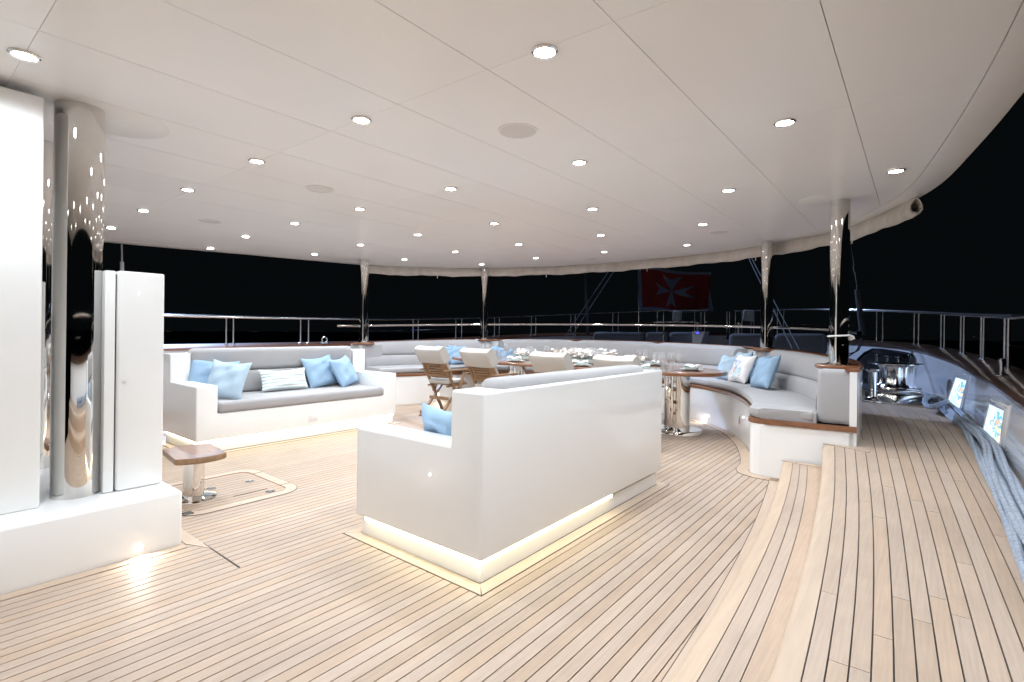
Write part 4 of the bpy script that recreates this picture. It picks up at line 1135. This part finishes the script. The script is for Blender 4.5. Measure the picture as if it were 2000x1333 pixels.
for i, (x, y, r, lb) in enumerate(CH):
    o = ch if i == 0 else dup(ch)
    o.location = (x, y, sh(x)); o.rotation_euler = (0, 0, r); o.scale = (1, 1, .965); tag(o, lb, 'chair', 'teak dining chairs along the near side of the table')

# ------------------------------------------------------------------ table settings
def tabz(x): return TZ + .0012 + sh(x)
def lat(name, prof, m, parent, n=20, c=(0, 0, 0)): return MB().lathe(prof, c, n).build(name, m, parent)
def plate_p():
    t = empty('dinner_plate'); lat('plate', [(.075, 0), (.085, .003), (.14, .014), (.142, .017), (.13, .015), (.08, .006), (0, .006)], M['white'], t, 28)
    lat('bowl', [(.05, .008), (.085, .022), (.095, .036), (.09, .036), (.05, .016), (0, .014)], M['aqua'], t, 24); return t
def napkin_p():
    mb = MB(); rings = []
    for i in range(9):
        f = i / 8; w = .045 + .02 * math.sin(f * 7); rings.append([(-.10 + f * .20, w * math.cos(a), .018 + .016 * math.sin(a) + .01 * math.sin(f * 9)) for a in [k * PI / 4 for k in range(8)]])
    return mb.loft(rings).build('napkin', M['napkin'])
def goblet_p(h=.21, r=.038):
    t = empty('wine_glass')
    lat('foot', [(.034, 0), (.034, .002), (.006, .006), (.004, .01)], M['glass'], t, 18)
    lat('stem', [(.0045, .008), (.004, h * .42), (.008, h * .46)], M['glass'], t, 10)
    lat('bowl', [(.008, h * .45), (r * .8, h * .55), (r, h * .72), (r * .86, h), (r * .84, h), (r * .97, h * .72), (r * .76, h * .56), (.006, h * .47)], M['glass'], t, 20)
    return t
def tumbler_p():
    return MB().lathe([(.030, 0), (.034, .10), (.032, .10), (.028, .006), (0, .006)], n=20).build('water_glass', M['glass'])
P0, N0, G0, T0 = plate_p(), napkin_p(), goblet_p(), tumbler_p()
used = {}
def put(proto, key, x, y, label, cat, group, rz=0, z=0):
    o = proto if key not in used else dup(proto); used[key] = 1
    o.location = (x, y, tabz(x) + z); o.rotation_euler = (0, 0, rz); tag(o, label, cat, group); return o
seats = [(-5.33, 'leftmost chair'), (-4.43, 'second chair from the left'), (-3.36, 'third chair from the left'), (-2.53, 'rightmost chair')]
random.seed(11)
def setting(x, y, s, where):
    put(P0, 'p', x, y, 'plate with bowl ' + where, 'plate', 'plates laid on the dining table')
    put(N0, 'n', x - .02 * s, y, 'white napkin ' + where, 'napkin', 'napkins on the plates', .4 * s, .034)
    for k, (dx, dy) in enumerate(((.15, .17), (.22, .08), (.07, .22))):
        put(G0, 'g', x + dx * s, y + dy * s, ('tall', 'middle', 'inner')[k] + ' wine glass ' + where, 'wine glass', 'wine glasses on the dining table')
    put(T0, 't', x + .27 * s, y + .19 * s, 'water tumbler ' + where, 'tumbler', 'water tumblers on the dining table')
for x, w in seats: setting(x, 5.66, 1, 'before the ' + w)
for x, w in ((-5.1, 'far left'), (-4.3, 'left of centre'), (-3.5, 'right of centre'), (-2.75, 'far right')): setting(x, 6.62, -1, 'on the bench side of the table, ' + w)
setting(-2.12, 6.13, -1, 'at the right head of the table'); setting(-5.62, 6.1, 1, 'at the left head of the table')
# extra white side plate seen near the right end
o = MB().box(-.09, -.07, 0, .09, .07, .008, .004, 2).build('side_plate', M['white']); x, y = P(1303, 715, .775); o.location = (x, y, tabz(x)); o.rotation_euler = (0, 0, .5)
tag(o, 'small white rectangular side plate near the right end of the table', 'plate')

def flowers(x, y, L, W_, H_, n, label):
    t = empty('flower_arrangement', (x, y, tabz(x)), label=label, cat='flowers', group='white flower arrangements on the table')
    MB().box(-L * .46, -W_ * .4, 0, L * .46, W_ * .4, .06, .02, 3).build('trough', M['aqua'], t)
    mb = MB(); lf = MB()
    for i in range(n):
        cx, cy = random.uniform(-L / 2, L / 2), random.uniform(-W_ / 2, W_ / 2); cz = .055 + H_ * (1 - .5 * (2 * cy / W_) ** 2) * random.uniform(.45, 1)
        az = random.uniform(0, 6.28); rr = random.uniform(.020, .030)
        tilt = Matrix.Rotation(random.uniform(-.9, .9), 4, 'X') @ Matrix.Rotation(az, 4, 'Z')
        for k in range(5):
            a = k * 2 * PI / 5; u = Vector((math.cos(a), math.sin(a), .25)); v = Vector((-math.sin(a), math.cos(a), 0))
            q = [Vector((0, 0, 0)), u * rr * .6 + v * rr * .45, u * rr * 1.1 + Vector((0, 0, rr * .1)), u * rr * .6 - v * rr * .45]
            mb.add([tuple(Vector((cx, cy, cz)) + tilt @ p) for p in q], [[0, 1, 2, 3]], True)
        if i % 3 == 0:
            d = Vector((math.cos(az), math.sin(az), .5)) * .06; v = Vector((-math.sin(az), math.cos(az), 0)) * .009; p = Vector((cx * .9, cy * .9, .06))
            lf.add([tuple(p), tuple(p + d * .5 + v), tuple(p + d), tuple(p + d * .5 - v)], [[0, 1, 2, 3]])
    mb.build('blossoms', M['petal'], t, sharp=False)['kind'] = 'stuff'; lf.build('leaves', M['leaf'], t, sharp=False)['kind'] = 'stuff'
flowers(-3.62, 6.13, .95, .20, .15, 300, 'long low arrangement of white blossoms at the middle of the table')
flowers(-4.55, 6.08, .34, .20, .10, 90, 'small cluster of white blossoms left of the long arrangement')
flowers(-2.82, 6.05, .30, .18, .09, 80, 'small cluster of white blossoms right of the long arrangement')

# ------------------------------------------------------------------ pillows
def pillow(loc, rz, lean, w, h, m, label, cat='pillow', th=.13, roll=0, group='scatter pillows', seed=0):
    random.seed(seed + 100); n = 14; V = []; UV = []; Fa = []
    ph = [random.uniform(0, 6) for _ in range(6)]
    for side in (1, -1):
        for j in range(n + 1):
            for i in range(n + 1):
                u, v = 2 * i / n - 1, 2 * j / n - 1
                k = ((1 - u ** 4) * (1 - v ** 4)) ** .55
                pin = 1 - .07 * (1 - abs(v) ** 2) * abs(u) ** 3; pin2 = 1 - .07 * (1 - abs(u) ** 2) * abs(v) ** 3
                wr = .007 * math.sin(6 * u + ph[0] + 3 * v) * k + .006 * math.sin(9 * v + ph[1] - 4 * u) * k + .004 * math.sin(14 * (u - v) + ph[2]) * k
                V.append((u * w / 2 * pin, side * (k * th / 2 + .002) + wr, (v * pin2 + 1) * h / 2 - .01 * (v > .5) * math.sin(PI * (u + 1) / 2) * 2)); UV.append(((u + 1) / 2, (v + 1) / 2))
    m1 = (n + 1) ** 2
    for s in range(2):
        for j in range(n):
            for i in range(n):
                a = s * m1 + j * (n + 1) + i; Fa.append([a, a + 1, a + n + 2, a + n + 1])
    rim = [i for i in range(n + 1)] + [(j + 1) * (n + 1) + n for j in range(n)] + [n * (n + 1) + i for i in reversed(range(n))] + [j * (n + 1) for j in reversed(range(1, n))]
    for a, b in zip(rim, rim[1:] + rim[:1]): Fa.append([a, b, b + m1, a + m1])
    o = MB().add(V, Fa, True, UV).build('pillow', m, sharp=False); o.location = loc
    o.rotation_mode = 'QUATERNION'
    o.rotation_quaternion = (Matrix.Rotation(rz, 3, 'Z') @ Matrix.Rotation(-lean, 3, 'X') @ Matrix.Rotation(roll, 3, 'Y')).to_quaternion()
    tag(o, label, cat, group); return o
# local -Y is the front; yaw so the front faces the wanted direction
fx = PI / 2    # front towards +X
zL = .48 + sh(-5.6)
pillow((-5.72, 2.20, zL), fx - .35, .35, .46, .40, M['blue'], 'blue pillow at the left end of the left sofa, behind the paler one', seed=1, roll=.12)
pillow((-5.40, 2.17, zL), fx - .75, .50, .38, .42, M['paleblue'], 'pale blue pillow leaning on the left arm of the left sofa', seed=2, roll=.1)
pillow((-5.66, 2.98, zL), fx + .02, .35, .56, .26, M['stripe'], 'white and aqua striped oblong pillow in the middle of the left sofa', seed=3, th=.12)
pillow((-5.70, 3.50, zL), fx + .05, .38, .42, .40, M['blue'], 'blue pillow right of the striped one on the left sofa', seed=4, roll=-.12)
pillow((-5.60, 3.80, zL), fx + .45, .48, .42, .40, M['blue'], 'rightmost blue pillow on the left sofa, overlapping its neighbour', seed=5, roll=-.10)
pillow((-2.14, 2.12, .476), PI - .1, .22, .36, .31, M['blue'], 'blue pillow inside the near corner of the foreground sofa', seed=6)
def bench_pillow(px, off, h, w, m, label, seed, yaw=0, lean=.32, roll=0, left=False, zoff=0):
    cand = range(NS // 2 + 2, NS - 8) if left else range(8, NS // 2 + 12)
    i = min(cand, key=lambda i: abs(px_of(stn(i, 'W', off, .6)[0], stn(i, 'W', off, .6)[1], .7) - px))
    x, y, z = stn(i, 'W', off, .584); d = (FF[i] - WW[i]).normalized()
    pillow((x, y, z + zoff), math.atan2(d.y, d.x) + PI / 2 + yaw, lean, w, h, m, label, seed=seed, roll=roll)
bench_pillow(879, .42, .36, .38, M['blue'], 'left one of the two blue pillows behind the leftmost dining chair', 7, left=True)
bench_pillow(902, .40, .36, .38, M['blue'], 'right one of the two blue pillows behind the leftmost dining chair', 8, left=True)
bench_pillow(962, .40, .36, .38, M['blue'], 'blue pillow on the aft bench just right of the middle pillar', 9, left=True)
bench_pillow(990, .40, .34, .40, M['blue'], 'blue pillow on the aft bench behind the wine glasses, right of its twin', 10, left=True)
bench_pillow(1419, .46, .36, .40, M['paleblue'], 'pale blue pillow at the left of the right bench group, by the table tip', 11, lean=.3, yaw=.5)
bench_pillow(1440, .36, .42, .40, M['paleblue'], 'pale blue pillow at the back of the right bench group', 12, lean=.25, yaw=.45)
bench_pillow(1440, .56, .40, .40, M['floral'], 'white pillow with blue and coral printed plants on the right bench', 13, lean=.42, yaw=.55)
bench_pillow(1476, .40, .40, .40, M['blue'], 'blue pillow half hidden behind the front one on the right bench', 14, lean=.3, yaw=.5)
bench_pillow(1484, .60, .42, .40, M['blue'], 'front blue pillow at the right of the right bench group', 15, lean=.40, yaw=.35, roll=-.10)

# ------------------------------------------------------------------ low stool table
stx, sty = -3.98, 1.43
t = empty('side_table', (stx, sty, sh(stx)), label='low side table with rounded teak top on a chrome pedestal', cat='side table')
out = []
for k in range(48):
    a = 2 * PI * k / 48; x, y = .25 * math.cos(a), .25 * math.sin(a); out.append((x, max(-.155, min(.155, y))))
ro = Matrix.Rotation(-.12, 2)
def shape(e): return [tuple(ro @ Vector((x * (1 - e / .25), y * (1 - e / .2)))) for x, y in out]
MB().loft([[(x, y, z_) for x, y in shape(e)] for e, z_ in ((.008, .287), (0, .295), (0, .318), (.004, .326))]).build('top_edge', M['chair'], t)
MB().prism(shape(.005), .30, .3275).build('top', M['vtop'], t)
MB().lathe([(.066, .01), (.066, .288)], n=40).build('pedestal', M['steel'], t)
MB().lathe([(.145, 0), (.143, .006), (.11, .016), (.067, .024)], n=44).build('foot_plate', M['steel'], t)

# hatch inlay in the deck beside it
def hatch():
    x0, x1, y0, y1 = -4.45, -3.58, 1.22, 2.04
    def rr(e, r):
        P_ = []
        for cx, cy, a0 in ((x1 - r, y1 - r, 0), (x0 + r, y1 - r, 90), (x0 + r, y0 + r, 180), (x1 - r, y0 + r, 270)):
            for k in range(7):
                a = math.radians(a0 + k * 15); P_.append((cx + (r - e) * math.cos(a) if r > e else cx, cy + (r - e) * math.sin(a) if r > e else cy))
        return P_
    for e0, e1, m, z, nm in ((-.004, 0.0, 'caulk', .0025, 'caulk_seam'), (0, .075, 'teakedge', .0035, 'margin_board'), (.075, .080, 'gold', .003, 'hatch_seam')):
        a = rr(e0, .16); b = rr(e1, .16); n = len(a); V = []
        for zz in (-.004, z):
            V += [(x, y, zz + sh(x)) for x, y in a] + [(x, y, zz + sh(x)) for x, y in b]
        Fa = []
        for k in range(n):
            j = (k + 1) % n
            Fa += [[2 * n + k, 2 * n + j, 3 * n + j, 3 * n + k], [k, j, 2 * n + j, 2 * n + k], [n + k, n + j, 3 * n + j, 3 * n + k]]
        MB().add(V, Fa).build(nm, M[m], deck)
    MB().box(-3.80, 1.62, 0, -3.795, 1.86, .0015 + sh(-3.8)).build('caulk_seam', M['caulk'], deck)
    for xa, ya, xb, yb in ((-3.72, 1.22, -3.72, 1.295), (-3.80, 1.965, -3.80, 2.04), (-4.25, 1.965, -4.25, 2.04), (-4.1, 1.22, -4.1, 1.295)):
        MB().box(xa - .003, ya, 0, xb + .003, yb, .0045 + sh(xa)).build('caulk_seam', M['caulk'], deck)
    for px, py in ((488, 941), (528, 960), (463, 983), (412, 955)):
        x, y = P(px, py, sh(-4)); c = (x, y, sh(x))
        MB().lathe([(.034, -.003), (.034, .0032), (.030, .0036), (.029, .001)], c, 24, ring=True).build('lift_ring', M['satin'], deck)
        MB().lathe([(.029, .0012), (.0, .0014)], c, 24).build('lift_recess', M['dark'], deck)
        MB().lathe([(.010, .0015), (.009, .0034), (0, .0036)], (x - .006, y + .004, sh(x)), 14).build('lift_pin', M['satin'], deck)
hatch()
# drain plate and the dark joint line by the plinth corner
x, y = P(366, 1003, .02)
MB().box(x - .035, y - .03, 0, x + .035, y + .03, .004 + sh(x)).build('drain_grate', M['dark'], deck)
MB().box(-3.17, 1.165, .0, -2.66, 1.172, .0018 + sh(-2.9)).build('caulk_seam', M['caulk'], deck)
MB().prism([(-3.165, 1.10), (-3.01, 1.165), (-3.6, 1.165), (-3.6, 1.10)], -.002, .0035, True, shf).build('margin_board', M['teakedge'], deck)
# margin board along the plinth foot
MB().box(-3.172, -2.4, -.002, -3.112, 1.09, .004 + sh(-3.1)).build('margin_board', M['teakedge'], deck)
# tread end pieces at the bench end (thin wedges of teak)
MB().prism([(-.89, 4.785), (-.60, 4.815), (-.60, 4.74), (-.74, 4.735)], .15, .1585).build('margin_board', M['teakedge'], step)
MB().prism([(-.60, 4.845), (-.372, 4.885), (-.372, 5.3), (-.28, 4.90), (-.28, 4.70), (-.45, 4.78)], .325, .3335).build('margin_board', M['teakedge'], side)
